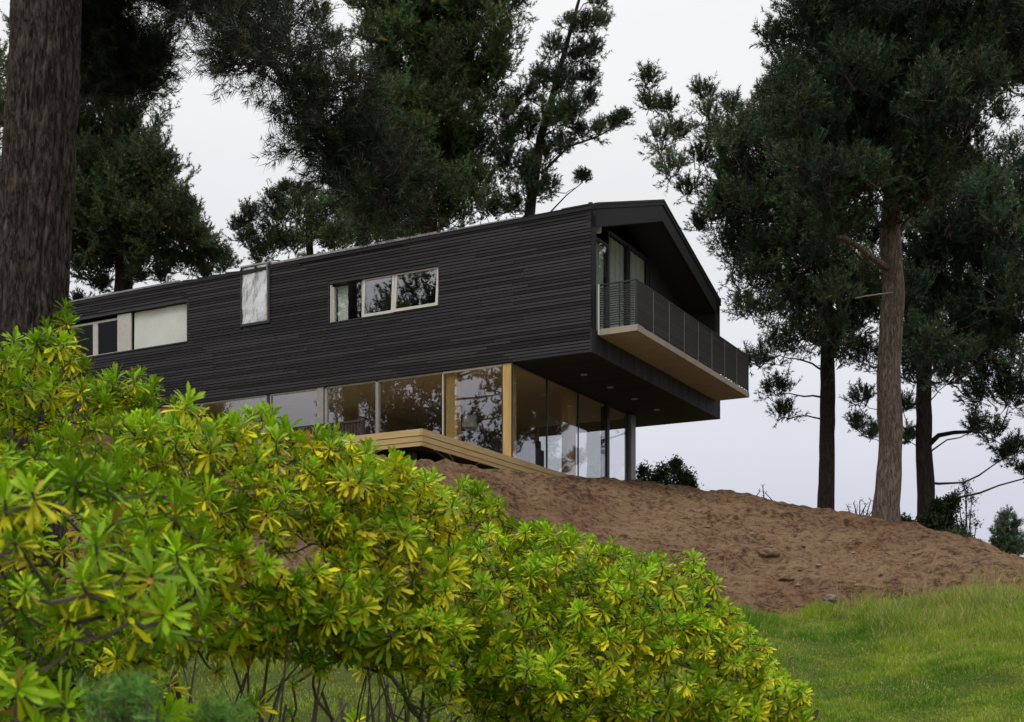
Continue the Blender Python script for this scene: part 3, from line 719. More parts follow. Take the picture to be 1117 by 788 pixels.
    np_mesh('crown', V, Fc, [M['needle']], root, attrs={'Col': ('FLOAT_COLOR', 'POINT', col)}, off=off)
    for polyl, r0, r1, mt in (bare or []):
        b = MB(); q = [pt(*p) for p in polyl]; n = len(q)
        b.tube(q, [r0+(r1-r0)*k/(n-1) for k in range(n)], 8, jit=.1); b.build('branch', M[mt], root, smooth=True, off=off)
    return root

G_R = 'pines standing on the crest right of the house'; G_B = 'pines rising behind the house roof'
# main right-hand trunk
pine('pine_tree', 'tall pine with a thick tan trunk, nearest of the pines right of the house', 967, 32,
     [(967, 573, .30), (970, 500, .285), (970, 400, .27), (974, 320, .26), (973, 235, .235), (978, 120, .2), (985, 0, .15), (990, -160, .06)],
     [(880,15,30),(905,55,42),(950,25,48),(1000,30,50),(1060,20,50),(1112,20,42),(930,110,48),(985,95,52),(1045,75,50),(1100,70,42),(890,165,42),(938,178,42),(985,165,42),(1035,135,42),(900,225,34),(930,205,30),(1020,190,32),(865,100,24),(860,140,26),(1010,215,24),(955,150,45),(1075,110,30),(1000,130,45),(920,30,40),(1030,50,45),(1080,45,45),(960,70,45),(905,120,40),(840,45,10),(880,40,25), (955,205,22),(910,255,24)],
     11, M['bark_warm'], color=(.017,.029,.020), needle_n=18, nw=.02, poly=[(850,-30),(1140,-30),(1140,110),(1075,115),(1045,200),(1012,236),(905,236),(850,185),(850,90),(872,60)], pstep=25, pr=27, dvar=2.2, twigs=34, group=G_R,
     bare=[([(967,292,31.8),(952,282,31.3),(935,268,31),(922,260,30.8),(914,259,30.6)], .085, .045, 'bark_warm'),
           ([(976,319,31.8),(960,321,31.5),(945,323,31.2),(933,325.5,31)], .025, .012, 'steel'),
           ([(976,262,32.1),(990,240,32.3),(1003,228,32.5),(1010,222,32.6)], .07, .03, 'bark_warm')],
     extra_lobes=[(x_, y_, 50) for x_ in (900, 960, 1030, 1100, 1160) for y_ in (-50, -130)]+[(1170,60,50),(1170,130,40)], knots=True)
pine('pine_tree', 'pine with a slim dark trunk between the balcony and the tan-trunked pine', 900, 42,
     [(900, 556, .27), (902, 500, .25), (903, 420, .23), (900, 300, .2), (890, 180, .15), (880, 60, .07)],
     [(706,92,9),(710,120,13),(722,158,17),(733,188,18),(765,108,12),(772,132,16),(790,165,22),(763,180,14),(750,212,10),(800,122,14),(822,150,25),(800,200,28),(780,240,20),(800,272,24),(830,240,34),(842,300,30),(816,312,20),(812,342,15),(832,350,24),(860,340,30),(850,388,26),(826,400,16),(848,430,18),(853,455,12),(880,370,28),(900,330,34),(930,360,26),(912,392,18),(880,290,38),(870,230,38),(845,120,25),(850,185,30),(858,90,20),(740,150,9),(760,250,8),(780,150,14),(728,125,9),(870,270,35),(835,275,28),(815,220,25),(925,310,30),(850,150,26),(790,225,20),(905,260,34)],
     12, M['bark_dark'], color=(.022,.037,.023), needle_n=16, nw=.022, poly=[(810,130),(850,120),(950,200),(965,300),(945,385),(880,395),(845,345),(800,285),(775,240)], pstep=25, pr=25, twigs=34, group=G_R)
pine('pine_tree', 'dark pine at the right edge, with one bare limb reaching right', 1008, 42,
     [(1010, 583, .29), (1009, 500, .26), (1008, 440, .24), (1010, 330, .2), (1020, 200, .12), (1030, 90, .05)],
     [(1040,230,35),(1080,195,22),(1010,262,32),(1060,280,38),(1100,255,32),(1090,320,38),(1040,330,38),(1000,312,28),(1010,368,28),(1050,378,34),(1100,378,30),(998,418,20),(1035,418,20),(1075,408,24),(1100,440,22),(1085,478,14),(1106,498,14),(1066,440,14),(1118,522,10),(985,448,9),(942,440,13),(934,468,9),(992,482,7),(950,478,6),(1103,165,12),(985,390,22),(960,400,20),(940,390,20),(1025,295,30),(1075,350,30),(1110,215,16),(950,330,24),(1000,280,28),(1070,240,26),(1062,470,9),(1095,500,9),(1095,130,8),(975,350,26),(1020,400,24)],
     13, M['bark_dark'], color=(.019,.033,.024), needle_n=16, nw=.022, poly=[(990,240),(1060,175),(1135,190),(1135,450),(1085,430),(1012,400),(988,370)], pstep=25, pr=25, twigs=34, group=G_R,
     bare=[([(1012,486,42),(1024,475,41.8),(1040,472,41.6),(1058,471,41.4),(1075,466,41.2)], .09, .04, 'bark_dark')],
     extra_lobes=[(1150,200,40),(1160,280,45),(1170,370,45),(1150,440,40),(1140,500,20)])
# centre, behind the roof
pine('pine_tree', 'biggest, densest pine behind the middle of the roof', 460, 52,
     [(470, 470, .4), (468, 240, .32), (462, 60, .22), (458, -120, .1)],
     [(352,20,9),(364,50,13),(378,85,15),(400,40,20),(395,10,16),(418,80,26),(430,20,32),(470,20,42),(520,20,40),(553,8,24),(552,48,22),(497,75,36),(450,120,40),(408,130,28),(480,130,42),(525,105,30),(545,80,14),(510,170,36),(452,180,42),(415,200,38),(480,215,34),(525,205,26),(445,232,30),(500,238,22),(535,235,20),(440,60,30),(470,80,35),(390,150,24),(375,200,26),(395,230,28),(548,130,14),(495,20,30),(480,175,36),(465,235,26),(420,160,30)],
     21, M['bark_dark'], color=(.034,.052,.026), needle_n=16, nw=.026, nl=.14, poly=[(400,-20),(560,-20),(548,70),(520,110),(535,240),(420,250),(385,200),(405,110)], pstep=25, pr=23, twigs=36, group=G_B,
     extra_lobes=[(400,-60,45),(460,-60,60),(520,-60,50),(430,-160,50),(490,-160,50),(460,-260,45)])
pine('pine_tree', 'open-branched pine behind the roof with a limb reaching right towards the gable', 590, 55,
     [(572, 470, .3), (577, 235, .22), (590, 150, .17), (615, 60, .1), (640, -30, .04)],
     [(652,4,11),(640,35,16),(628,68,18),(603,58,13),(612,100,22),(590,90,14),(575,108,16),(600,138,24),(570,150,22),(626,125,14),(642,92,11),(590,178,18),(612,165,14),(632,150,10),(652,146,9),(668,140,7),(680,133,6),(578,215,18),(553,190,22),(598,207,10),(560,232,16),(635,198,5),(550,160,20),(645,60,10),(622,30,9),(655,28,8),(560,120,12),(615,135,14),(580,190,14),(642,112,7)],
     22, M['bark_dark'], color=(.024,.040,.026), needle_n=15, nw=.026, nl=.15, twigs=40, group=G_B, dvar=.9,
     bare=[([(590,190,55),(620,160,54.8),(650,150,54.6),(680,134,54.4)], .06, .02, 'twig'), ([(600,232,55),(618,213,54.8),(636,199,54.6)], .035, .015, 'twig')])
pine('pine_tree', 'smaller pine with upright shoot tips, above the tall narrow window', 335, 62,
     [(340, 450, .25), (338, 250, .16), (335, 200, .08)],
     [(262,252,10),(275,240,14),(270,265,14),(298,222,11),(305,245,20),(325,215,9),(330,238,22),(355,232,20),(350,262,24),(300,270,20),(385,240,26),(395,262,26),(420,262,24),(370,268,24),(322,272,18),(285,285,16),(340,215,8),(312,208,5),(440,262,20),(460,255,18),(480,250,16)],
     23, M['bark_dark'], color=(.028,.046,.030), needle_n=15, nw=.028, nl=.14, twigs=44, group=G_B, dvar=1.0)
# left, behind the near trunk
pine('pine_tree', 'dense dark pine behind the left end of the roof', 130, 50,
     [(130, 470, .4), (135, 300, .33), (130, 120, .2), (130, -80, .08)],
     [(105,165,45),(150,205,48),(120,250,45),(90,210,40),(180,258,32),(213,262,20),(230,285,16),(192,225,20),(120,290,36),(160,283,28),(205,292,18),(175,190,22),(140,150,35),(95,110,40),(150,100,35),(168,165,18),(90,280,28),(185,296,18),(245,292,12),(208,232,8),(200,250,14),(75,250,30),(165,235,32),(110,316,9),(150,306,9),(178,306,10),(225,303,9),(92,300,10),(75,190,30),(120,60,40),(170,60,25),(85,335,8)],
     24, M['bark_dark'], color=(.022,.034,.018), needle_n=16, nw=.026, nl=.14, poly=[(75,150),(150,160),(190,240),(232,285),(200,300),(80,300)], pstep=24, pr=22, twigs=38, group=G_B,
     extra_lobes=[(60,60,50),(40,140,50),(30,220,45)])
pine('pine_tree', 'green pine glimpsed at the left edge beside the thick near trunk', -40, 30,
     [(-60, 520, .3), (-58, 300, .25), (-55, 100, .12), (-55, 0, .05)],
     [(-10,85,26),(-5,140,30),(-12,190,32),(-6,240,32),(-8,290,34),(-5,340,32),(-40,110,40),(-50,200,50),(-50,300,50),(-10,390,30),(10,320,14)],
     25, M['bark_dark'], color=(.040,.062,.024), needle_n=16, twigs=30)

# near left tree: thick furrowed trunk, and limbs hanging into the picture
def near_trunk():
    d = 13.0; rg = np.random.default_rng(31); s = F/d
    prof = [(820, 32, 43), (700, 31, 41), (560, 31, 38.5), (365, 33, 36.8), (230, 39.5, 37.8), (110, 46.5, 38), (0, 50.5, 37), (-200, 56, 34), (-500, 60, 28), (-900, 65, 14)]
    pys = np.array([p[0] for p in prof][::-1], float); cxs = np.array([p[1] for p in prof][::-1], float); rs = np.array([p[2] for p in prof][::-1], float)
    nseg = 150; py_ = np.concatenate([np.linspace(820, -20, 520), np.linspace(-30, -900, 60)])
    cxp = np.interp(py_, pys, cxs); r = np.interp(py_, pys, rs)/s
    ang = np.linspace(0, 2*math.pi, nseg, endpoint=False)
    V = np.zeros((len(py_), nseg, 3))
    for i, yy in enumerate(py_):
        c_ = pt(cxp[i], yy, d)
        for k, a in enumerate(ang):
            ca, sa = math.cos(a), math.sin(a)
            q = (ca*2.6, sa*2.6, c_.z*.55)
            n1 = noise.noise((ca*5.2, sa*5.2, c_.z*1.1)); n2 = noise.noise((ca*11+7, sa*11, c_.z*2.6)); n3 = noise.noise((ca*26, sa*26+3, c_.z*9))
            dsp = -.035*max(0, 1-abs(n1)*5)-.018*max(0, 1-abs(n2)*4)+.009*n3+.02*noise.noise((ca*1.5, sa*1.5, c_.z*.5))
            rr_ = r[i]+dsp; V[i, k] = (c_.x+ca*rr_, d+sa*rr_, c_.z)
    ii = np.arange(len(py_)*nseg).reshape(len(py_), nseg); nxt = np.roll(ii, -1, 1)
    Q = np.stack([ii[:-1], nxt[:-1], nxt[1:], ii[1:]], -1).reshape(-1, 4)
    return V.reshape(-1, 3), Q
V, Q = near_trunk()
b0 = pt(36, 700, 13.0); gz = zat(b0.x, b0.y)
t1 = empty('pine_tree', (b0.x, b0.y, gz)); tag(t1, 'thick near pine trunk with furrowed bark at the left edge', 'pine tree')
offn = (b0.x, b0.y, gz)
np_mesh('trunk', V, Q, [M['bark_near']], t1, smooth=True, off=offn)
rg = np.random.default_rng(32); PP = []; DD = []; LL = []; br = MB()
limbs = [  # polyline px,py,depth ; radius px list
    ([(60,-420,13),(150,-260,13.2),(225,-100,13),(262,10,12.6),(305,80,12.3),(350,140,12.2),(395,190,12.2),(425,225,12.3)], [0,0,55,52,50,50,44,30]),
    ([(55,-150,13.5),(110,-60,14),(160,-10,14.5),(200,20,15)], [22,34,32,26]),
    ([(55,-60,13.8),(105,10,14.6),(150,60,15),(172,100,15.2)], [16,30,26,16]),
    ([(60,-350,13.5),(110,-230,14.5),(180,-120,15),(235,-30,15),(240,30,15)], [0,50,44,28,14]),
    ([(50,-100,13.5),(90,-20,14.2),(110,60,14.8),(105,115,15)], [16,22,22,14]),
]
for pl, rs in limbs:
    br = MB(); q = [pt(*p) for p in pl]; n = len(q)
    br.tube(q, [max(.018, .07*(1-k/n)) for k in range(n)], 8, jit=.08)
    for i in range(n-1):
        for t in (0.0, .25, .5, .75):
            R = (rs[i]*(1-t)+rs[i+1]*t)
            if R < 5: continue
            c_ = np.array(q[i].lerp(q[i+1], t))+rg.normal(size=3)*R/F*13*.35
            a_, b_, l_, tw = lobe(c_, R/F*13*.8, rg, 26, upb=-.1, spacing=.09, per=3)
            PP += a_; DD += b_; LL += [x*.7 for x in l_]
            for p3 in tw[::2]: br.tube([q[i].lerp(q[i+1], t)]+[Vector(x) for x in p3], [.006]*(len(p3)+1), 3)
    br.build('limb', M['twig'], t1, off=offn)
DDn = np.array(DD); DDn[:, 2] -= .35; DDn = unit(DDn)
V, Fc, col = needles(np.array(PP), DDn, np.array(LL), 30, .11, .0075, np.array((.032,.038,.020)), .4, rg)
np_mesh('crown', V, Fc, [M['needle']], t1, attrs={'Col': ('FLOAT_COLOR', 'POINT', col)}, off=offn)

# trees that stand left of the picture; the front windows reflect them
def generic_pine(x, y, h_, R, seed, label):
    rg = np.random.default_rng(seed); gz = zat(x, y); root = empty('pine_tree', (x, y, gz)); tag(root, label, 'pine tree', 'pines left of the picture')
    tb = MB(); tb.tube([(0,0,-.3), (0.1,0,h_*.4), (0,.1,h_*.8), (0,0,h_)], [.35,.28,.15,.04], 12, jit=.04); tb.build('trunk', M['bark_dark'], root, smooth=True)
    PP = []; DD = []; LL = []; br = MB()
    for i in range(95):
        zz = h_*rg.uniform(.22, 1); rr_ = R*(1-(zz/h_)**2*.75)*rg.uniform(.3, 1); a = rg.uniform(0, 6.28)
        c_ = np.array([math.cos(a)*rr_, math.sin(a)*rr_, zz]); br.tube([(0,0,zz*.92), tuple(c_)], [.06,.02], 5)
        a_, b_, l_, tw = lobe(c_, 1.25, rg, 34, spacing=.26); PP += a_; DD += b_; LL += l_
    br.build('limbs', M['twig'], root)
    V, Fc, col = needles(np.array(PP), np.array(DD), np.array(LL)*1.3, 9, .22, .075, np.array((.022,.036,.02)), .35, rg)
    np_mesh('crown', V, Fc, [M['needle']], root, attrs={'Col': ('FLOAT_COLOR', 'POINT', col)})
generic_pine(-22.5, 20.5, 33, 5.5, 41, 'dark pine left of the picture, mirrored in the front windows')
generic_pine(-24, 10, 24, 4.6, 42, 'dark pine left of the camera, mirrored beside its neighbour in the windows')
generic_pine(-37, 26, 8, 2.4, 43, 'small pine left of the picture, mirrored low in the front windows')

# ------------------------------------------------------------------ crest shrubs, sapling, small conifer
def leafy(name, label, cat, base, stems, tips_r, n, seed, color, ll=.07, lw=.03, spread=1.0):
    """stems: list of polylines (world), leaves scattered in tufts around their upper ends"""
    rg = np.random.default_rng(seed); root = empty(name, base); tag(root, label, cat); off = tuple(base)
    b = MB(); C_ = []
    for pl, r0 in stems:
        b.tube(pl, [r0*(1-.8*k/(len(pl)-1)) for k in range(len(pl))], 5)
    b.build('stems', M['twig'], root, off=off)
    V = []; Fc = []; 
    cs = np.array([c for c in tips_r]); k = len(cs)
    i = rg.integers(0, k, n); P = cs[i, :3]+rg.normal(size=(n, 3))*cs[i, 3:4]*.45
    d = unit(rg.normal(size=(n, 3))+np.array([0, 0, .4])); s_ = unit(np.cross(d, rg.normal(size=(n, 3))))
    L_ = ll*rg.uniform(.6, 1.2, (n, 1)); 
    V = np.stack([P, P+d*L_*.5+s_*lw*.5, P+d*L_, P+d*L_*.5-s_*lw*.5], 1).reshape(-1, 3); Fc = np.arange(4*n).reshape(-1, 4)
    c_ = np.array(color)*(1+.6*(rg.random((n, 1))-.5)); col = np.repeat(np.concatenate([c_, np.ones((n, 1))], 1), 4, 0)
    np_mesh('foliage', V, Fc, [M['leaf']], root, attrs={'Col': ('FLOAT_COLOR', 'POINT', col)}, off=off)
    return root
def shrub_px(name, label, cat, depth, basepx, blobs, n, seed, color, ll=.07, lw=.03):
    b = pt(basepx[0], basepx[1], depth); gz = zat(b.x, b.y); base = (b.x, b.y, gz-.05); rg = np.random.default_rng(seed+5)
    tips = []; st = []
    for (x_, y_, r_) in blobs:
        p = pt(x_, y_, depth+rg.uniform(-.5, .5)); tips.append((p.x, p.y, p.z, r_/F*depth))
        m_ = Vector(base).lerp(p, .5)+Vector(rg.normal(size=3)*.08); st.append(([Vector(base), m_, p, p+Vector((rg.normal()*.05, 0, r_/F*depth*.8))], .025))
    return leafy(name, label, cat, base, st, tips, n, seed, color, ll, lw)
shrub_px('bush', 'rounded dark green bush on the crest just right of the grey column', 'bush', 41, (730,540),
         [(702,515,9),(712,525,10),(722,516,10),(735,512,10),(745,520,10),(728,528,12),(742,532,12),(755,533,8),(715,535,8),(752,525,7),(698,528,8),(738,506,6)], 8500, 51, (.04,.068,.02), .09, .045)
shrub_px('bush', 'dark leafy bush at the foot of the dark right-hand trunk', 'bush', 36, (1020,590),
         [(985,572,9),(1000,578,10),(1015,570,12),(1030,560,12),(1038,548,8),(1025,580,12),(1045,585,10),(1005,590,9),(1055,592,8),(1022,552,7),(1033,572,10)], 9500, 52, (.03,.052,.018), .11, .05)
shrub_px('bush', 'low bright green bush trailing down the crest by the right-hand trunks', 'bush', 33, (1045,598),
         [(1030,588,8),(1042,586,8),(1054,592,8),(1066,597,7),(1076,602,6),(1036,596,8),(1050,600,8)], 7000, 53, (.06,.11,.025), .08, .02)
shrub_px('sapling', 'thin pale sapling with sparse leaves behind the low bushes', 'sapling', 37, (1052,600),
         [(1052,528,7),(1045,540,8),(1060,545,8),(1042,555,6),(1058,562,7),(1065,572,6),(1048,572,7),(1055,535,7)], 900, 54, (.05,.07,.04), .08, .03)
shrub_px('twiggy_shrub', 'nearly leafless twiggy shrub left of the tan trunk', 'shrub', 36, (937,575),
         [(925,553,4),(931,549,4),(938,547,4),(945,550,4),(950,546,4),(928,560,4),(942,558,4),(933,556,4),(947,562,4),(921,565,3),(955,552,3)], 170, 55, (.06,.06,.04), .05, .02)
shrub_px('weed', 'single dry feathery weed standing on the crest between balcony and pines', 'weed', 37.5, (832,549),
         [(832,530,2),(829,536,2.5),(835,538,2.5),(831,543,3),(835,546,3)], 90, 56, (.09,.09,.06), .05, .012)
shrub_px('weed', 'low dry weed tuft on the crest right of the dark green bush', 'weed', 38, (768,543),
         [(762,534,3),(770,538,3),(776,539,2),(758,538,3),(781,541,2)], 160, 57, (.09,.10,.05), .06, .012)
pine('pine_tree', 'small bluish young conifer low at the right edge', 1098, 70,
     [(1099, 618, .12), (1099, 590, .1), (1099, 562, .03)],
     [(1099,566,5),(1093,576,6),(1106,577,6),(1088,586,6),(1110,588,6),(1099,584,7),(1092,596,7),(1106,597,7),(1086,598,5),(1115,600,6),(1099,604,9),(1110,607,7),(1088,606,6)],
     61, M['bark_dark'], color=(.05,.075,.06), needle_n=16, nw=.03, nl=.16, twigs=26, dvar=.2)

# ------------------------------------------------------------------ foreground hedge shrubs: whorls of leathery leaves
def whorls(P, D, S, YEL, rg, nleaf=34):
    """P (k,3) whorl centres, D axis, S leaf length, YEL 0..1 how yellow"""
    k = len(P); n = nleaf
    st = np.array([0, .40, .80, 1.0]); wd = np.array([.12, .55, 1.0, .22])  # obovate outline
    i = np.arange(n)/n                                  # 0 inner, 1 outer
    az = (np.arange(n)*2.399963)[None, :]+rg.uniform(0, 6.28, (k, 1))+rg.normal(size=(k, n))*.15
    tilt = np.radians(14+112*i**1.15)[None, :]+rg.normal(size=(k, n))*.22
    e1 = unit(np.cross(D, rg.normal(size=(k, 3)))); e2 = np.cross(D, e1)
    rad = e1[:, None]*np.cos(az)[..., None]+e2[:, None]*np.sin(az)[..., None]
    ax = D[:, None]
    L_ = S[:, None]*(.62+.42*np.sin(np.clip(i*1.25+.12, 0, 1)*math.pi*.62))[None, :]*rg.uniform(.7, 1.18, (k, n))*(rg.random((k, n)) > .1)
    w_ = L_*.112*rg.uniform(.85, 1.2, (k, n))
    root = P[:, None]-ax*(i*.42)[None, :, None]*S[:, None, None]
    side = np.cross(ax, rad); V = []
    curl = rg.uniform(.1, .55, (k, n))+.25*i[None]
    pos = root.copy(); last = 0
    pts = []
    for j, s in enumerate(st):
        t = tilt+curl*(s-.2)
        dir_ = rad*np.sin(t)[..., None]+ax*np.cos(t)[..., None]
        pos = pos+dir_*(L_*(s-last))[..., None]; last = s
        nrm = np.cross(side, dir_)
        wj = (w_*wd[j])[..., None]
        pts.append(np.stack([pos-side*wj+nrm*wj*.22*-1, pos, pos+side*wj+nrm*wj*.22*-1], 2))
    A = np.stack(pts, 2)                                # k,n,5,3,3
    V = A.reshape(-1, 3); m = k*n; base = np.arange(m)[:, None]*12
    q = []
    for j in range(3):
        for h in range(2):
            o = j*3+h; q.append(np.stack([base[:, 0]+o, base[:, 0]+o+1, base[:, 0]+o+4, base[:, 0]+o+3], 1))
    Fc = np.stack(q, 1).reshape(-1, 4)
    yel = np.clip((i[None]-.52)*3.0*YEL[:, None]*1.9+(YEL[:, None]-.5)*1.3+rg.normal(size=(k, n))*.16, 0, 1)
    g1 = np.array([.35, .56, .012]); g0 = np.array([.085, .20, .008]); y1 = np.array([.76, .68, .02])
    gm = rg.random((k, 1, 1))*.6+(1-i)[None, :, None]*.4
    c = (g0*(1-gm)+g1*gm); c = c*(1-yel[..., None])+y1*yel[..., None]
    c = c*rg.uniform(.7, 1.2, (k, n, 1))*rg.uniform(.72, 1.18, (k, 1, 1))
    brown = (rg.random((k, n, 1)) < .018*(.5+YEL[:, None, None])); c = np.where(brown, np.array([.42, .22, .05]), c)
    c15 = np.repeat(c[:, :, None, :], 12, 2)
    mid = np.zeros(12); mid[1::3] = 1
    c15 = c15*(1+.28*mid)[None, None, :, None]
    col = np.concatenate([c15.reshape(-1, 3), np.ones((m*12, 1))], 1)
    return V, Fc, col
def hedge(label, spine, n, seed, leaf, yel, thick=.75, bottom=0.62, under=0.35, holes_=(), low=.05):
    """spine: (px, top_py, bottom_py, depth)"""
    rg = np.random.default_rng(seed); sp = np.array(spine, float)
    mid = sp[len(sp)//2]; b = pt(mid[0], 760, mid[3]); gz = zat(b.x, b.y); base = (b.x, b.y, gz)
    root = empty('hedge_shrub', base); tag(root, label, 'shrub', 'broad-leaved shrubs of the foreground hedge')
    P = []; D = []; tries = 0
    while len(P) < n and tries < n*30:
        tries += 1
        px_ = rg.uniform(sp[0, 0], sp[-1, 0])
        top = np.interp(px_, sp[:, 0], sp[:, 1]); bot = np.interp(px_, sp[:, 0], sp[:, 2]); dep = np.interp(px_, sp[:, 0], sp[:, 3])
        # cross-section angle: -70 (low front) .. 90 (top) .. 150 (back)
        th = math.radians(rg.uniform(-75, 150)); sh = rg.choice([1.0, .93, .8, .62, .42], p=[.38, .22, .18, .14, .08])
        lump = 1+.26*noise.noise((px_*.018, th*1.6, seed))+.20*noise.noise((px_*.06, th*4, seed))+rg.normal()*.03
        zt = (HOR-top)/F*dep-leaf*.75; zb = (HOR-bot)/F*dep
        zc = zb+(zt-zb)*.35
        dy = -math.cos(th)*thick*sh*lump; dz = math.sin(th)*((zt-zc) if th > 0 else (zc-zb))*sh*(lump if th < 1.0 else 1+.55*(lump-1))
        x_ = (px_-CX)/F*dep; p = Vector((x_, dep+dy, zc+dz))
        ppx = CX+F*p.x/p.y; ppy = HOR-F*p.z/p.y
        if any((ppx-h[0])**2/h[2]**2+(ppy-h[1])**2/h[3]**2 < 1 for h in holes_): continue
        if rg.random() < low:            # sparse shoots low down among the stems
            dep2 = dep+rg.uniform(-.5, .5); p = Vector(((px_-CX)/F*dep2, dep2, 0)); g1_ = zbase(np.array([p.x]), np.array([p.y]))[0]; p.z = g1_+(zb-g1_)*rg.uniform(.1, 1.1)
        P.append(p); nrm = Vector((rg.normal()*.35, -math.cos(th)*.55+rg.normal()*.25, max(.25, math.sin(th)*.8+.45)+rg.normal()*.15)).normalized(); D.append(nrm)
    P = np.array(P); D = unit(np.array(D)+rg.normal(size=(len(P), 3))*.22); k = len(P)
    S = leaf*.9*rg.choice([.55, .75, .95, 1.1, 1.3], k)*rg.uniform(.9, 1.1, k)
    Y_ = np.clip(yel+rg.normal(size=k)*.22+.25*vnoise(P[:, 0], P[:, 2], .55, seed), 0, 1)
    V, Fc, col = whorls(P, D, S, Y_, rg)
    np_mesh('foliage', V, Fc, [M['leaf']], root, smooth=True, attrs={'Col': ('FLOAT_COLOR', 'POINT', col)}, off=base)
    # stems: a few trunks at the ground, forking to the whorls
    st = MB(); x0 = P[:, 0].min(); x1 = P[:, 0].max(); nt_ = max(5, int((x1-x0)/.22)); feet = []
    for i in range(nt_):
        fx = x0+(x1-x0)*(i+.5)/nt_+rg.normal()*.08; dep = np.interp(CX+F*fx/mid[3], sp[:, 0], sp[:, 3]); fy = dep+rg.normal()*.2
        top_ = Vector((fx+rg.normal()*.2, fy+rg.normal()*.15, 0)); g_ = zat(fx, fy); top_.z = g_+(np.median(P[:, 2])-g_)*rg.uniform(.55, .8)
        f0 = Vector((fx, fy, g_-.05)); m_ = f0.lerp(top_, .5)+Vector(rg.normal(size=3)*.16)
        st.tube([f0, f0.lerp(m_, .5)+Vector(rg.normal(size=3)*.03), m_, top_], [.020, .017, .013, .009], 7, jit=.1); feet.append((m_, top_))
    for i in range(int((x1-x0)/.06)):      # thin upright suckers
        fx = rg.uniform(x0, x1); dep = np.interp(CX+F*fx/mid[3], sp[:, 0], sp[:, 3]); fy = dep+rg.uniform(-.45, .45); g_ = zat(fx, fy)
        tp = Vector((fx+rg.normal()*.25, fy+rg.normal()*.2, g_+(np.median(P[:, 2])-g_)*rg.uniform(.6, .95))); f0 = Vector((fx, fy, g_-.03)); a_ = f0.lerp(tp, .35)+Vector(rg.normal(size=3)*.05); b_ = f0.lerp(tp, .7)+Vector(rg.normal(size=3)*.06)
        r_ = rg.uniform(.005, .011); st.tube([f0, a_, b_, tp], [r_, r_*.9, r_*.75, r_*.5], 5, jit=.1)
        if rg.random() < .5: st.tube([a_, a_.lerp(tp, .5)+Vector((rg.normal()*.15, rg.normal()*.1, .03)), tp+Vector((rg.normal()*.25, 0, -.02))], [r_*.7, r_*.55, r_*.4], 4)
    # every whorl hangs on the nearest branch point that lies closer to a foot
    nodes = [np.array(f[1]) for f in feet]; FT = np.array([np.array(f[1]) for f in feet])
    dist = np.min(np.linalg.norm(P[:, None]-FT[None], axis=2), 1); order = np.argsort(dist); pool = np.array(nodes)
    for j in order:
        p = P[j]; dd = np.linalg.norm(pool-p, axis=1); q = pool[int(np.argmin(dd+rg.random(len(pool))*.05))]
        e = p-D[j]*S[j]*.5; s0 = Vector(q); e_ = Vector(e); mm = s0.lerp(e_, .55)+Vector((rg.normal()*.02, rg.normal()*.02, -.12*(e_-s0).length))
        r0 = .0035+.0045*max(0, 1-dist[j]/.9)
        st.tube([s0, mm, e_, Vector(p)], [r0*1.2, r0, r0*.9, .004], 4); pool = np.vstack([pool, e[None]])
    st.build('stems', M['stem'], root, off=base)
    return root
hedge('back left shrub of the hedge, small dense whorls hiding the foot of the thick trunk',
      [(-160, 362, 850, 6.2), (0, 364, 850, 6.2), (60, 360, 850, 6.3), (110, 378, 840, 6.5), (160, 402, 820, 6.7), (190, 420, 800, 6.8), (215, 448, 800, 6.8)], 1050, 71, .074, .45, thick=.8)
hedge('nearest, largest-leaved shrub of the hedge at the lower left corner',
      [(-220, 470, 900, 3.5), (0, 470, 890, 3.4), (60, 475, 880, 3.4), (130, 480, 850, 3.5), (185, 520, 850, 3.6), (235, 590, 850, 3.7)], 270, 72, .072, .36, thick=.6,
      holes_=[(140, 735, 110, 42)])
hedge('middle shrub of the hedge, tall whorls standing up before the glass doors, bare stems below',
      [(150, 440, 730, 5.2), (200, 450, 725, 5.2), (250, 446, 720, 5.2), (300, 440, 720, 5.3), (320, 460, 720, 5.35), (345, 476, 725, 5.4), (400, 482, 730, 5.6), (450, 506, 740, 5.8), (500, 545, 750, 5.9)], 1000, 73, .068, .52, thick=.75,
      holes_=[(300, 755, 100, 36), (430, 765, 60, 34), (215, 560, 22, 16), (330, 600, 26, 18), (450, 640, 24, 20)])
hedge('right-hand shrub of the hedge, yellowest leaves, sloping down to the lawn',
      [(380, 496, 700, 7.2), (450, 506, 720, 7.2), (520, 537, 770, 7.3), (600, 574, 810, 7.4), (680, 594, 820, 7.5), (745, 606, 820, 7.7), (790, 650, 820, 7.9), (825, 690, 820, 8.1), (850, 735, 815, 8.2)], 2150, 74, .068, .62, thick=.9)

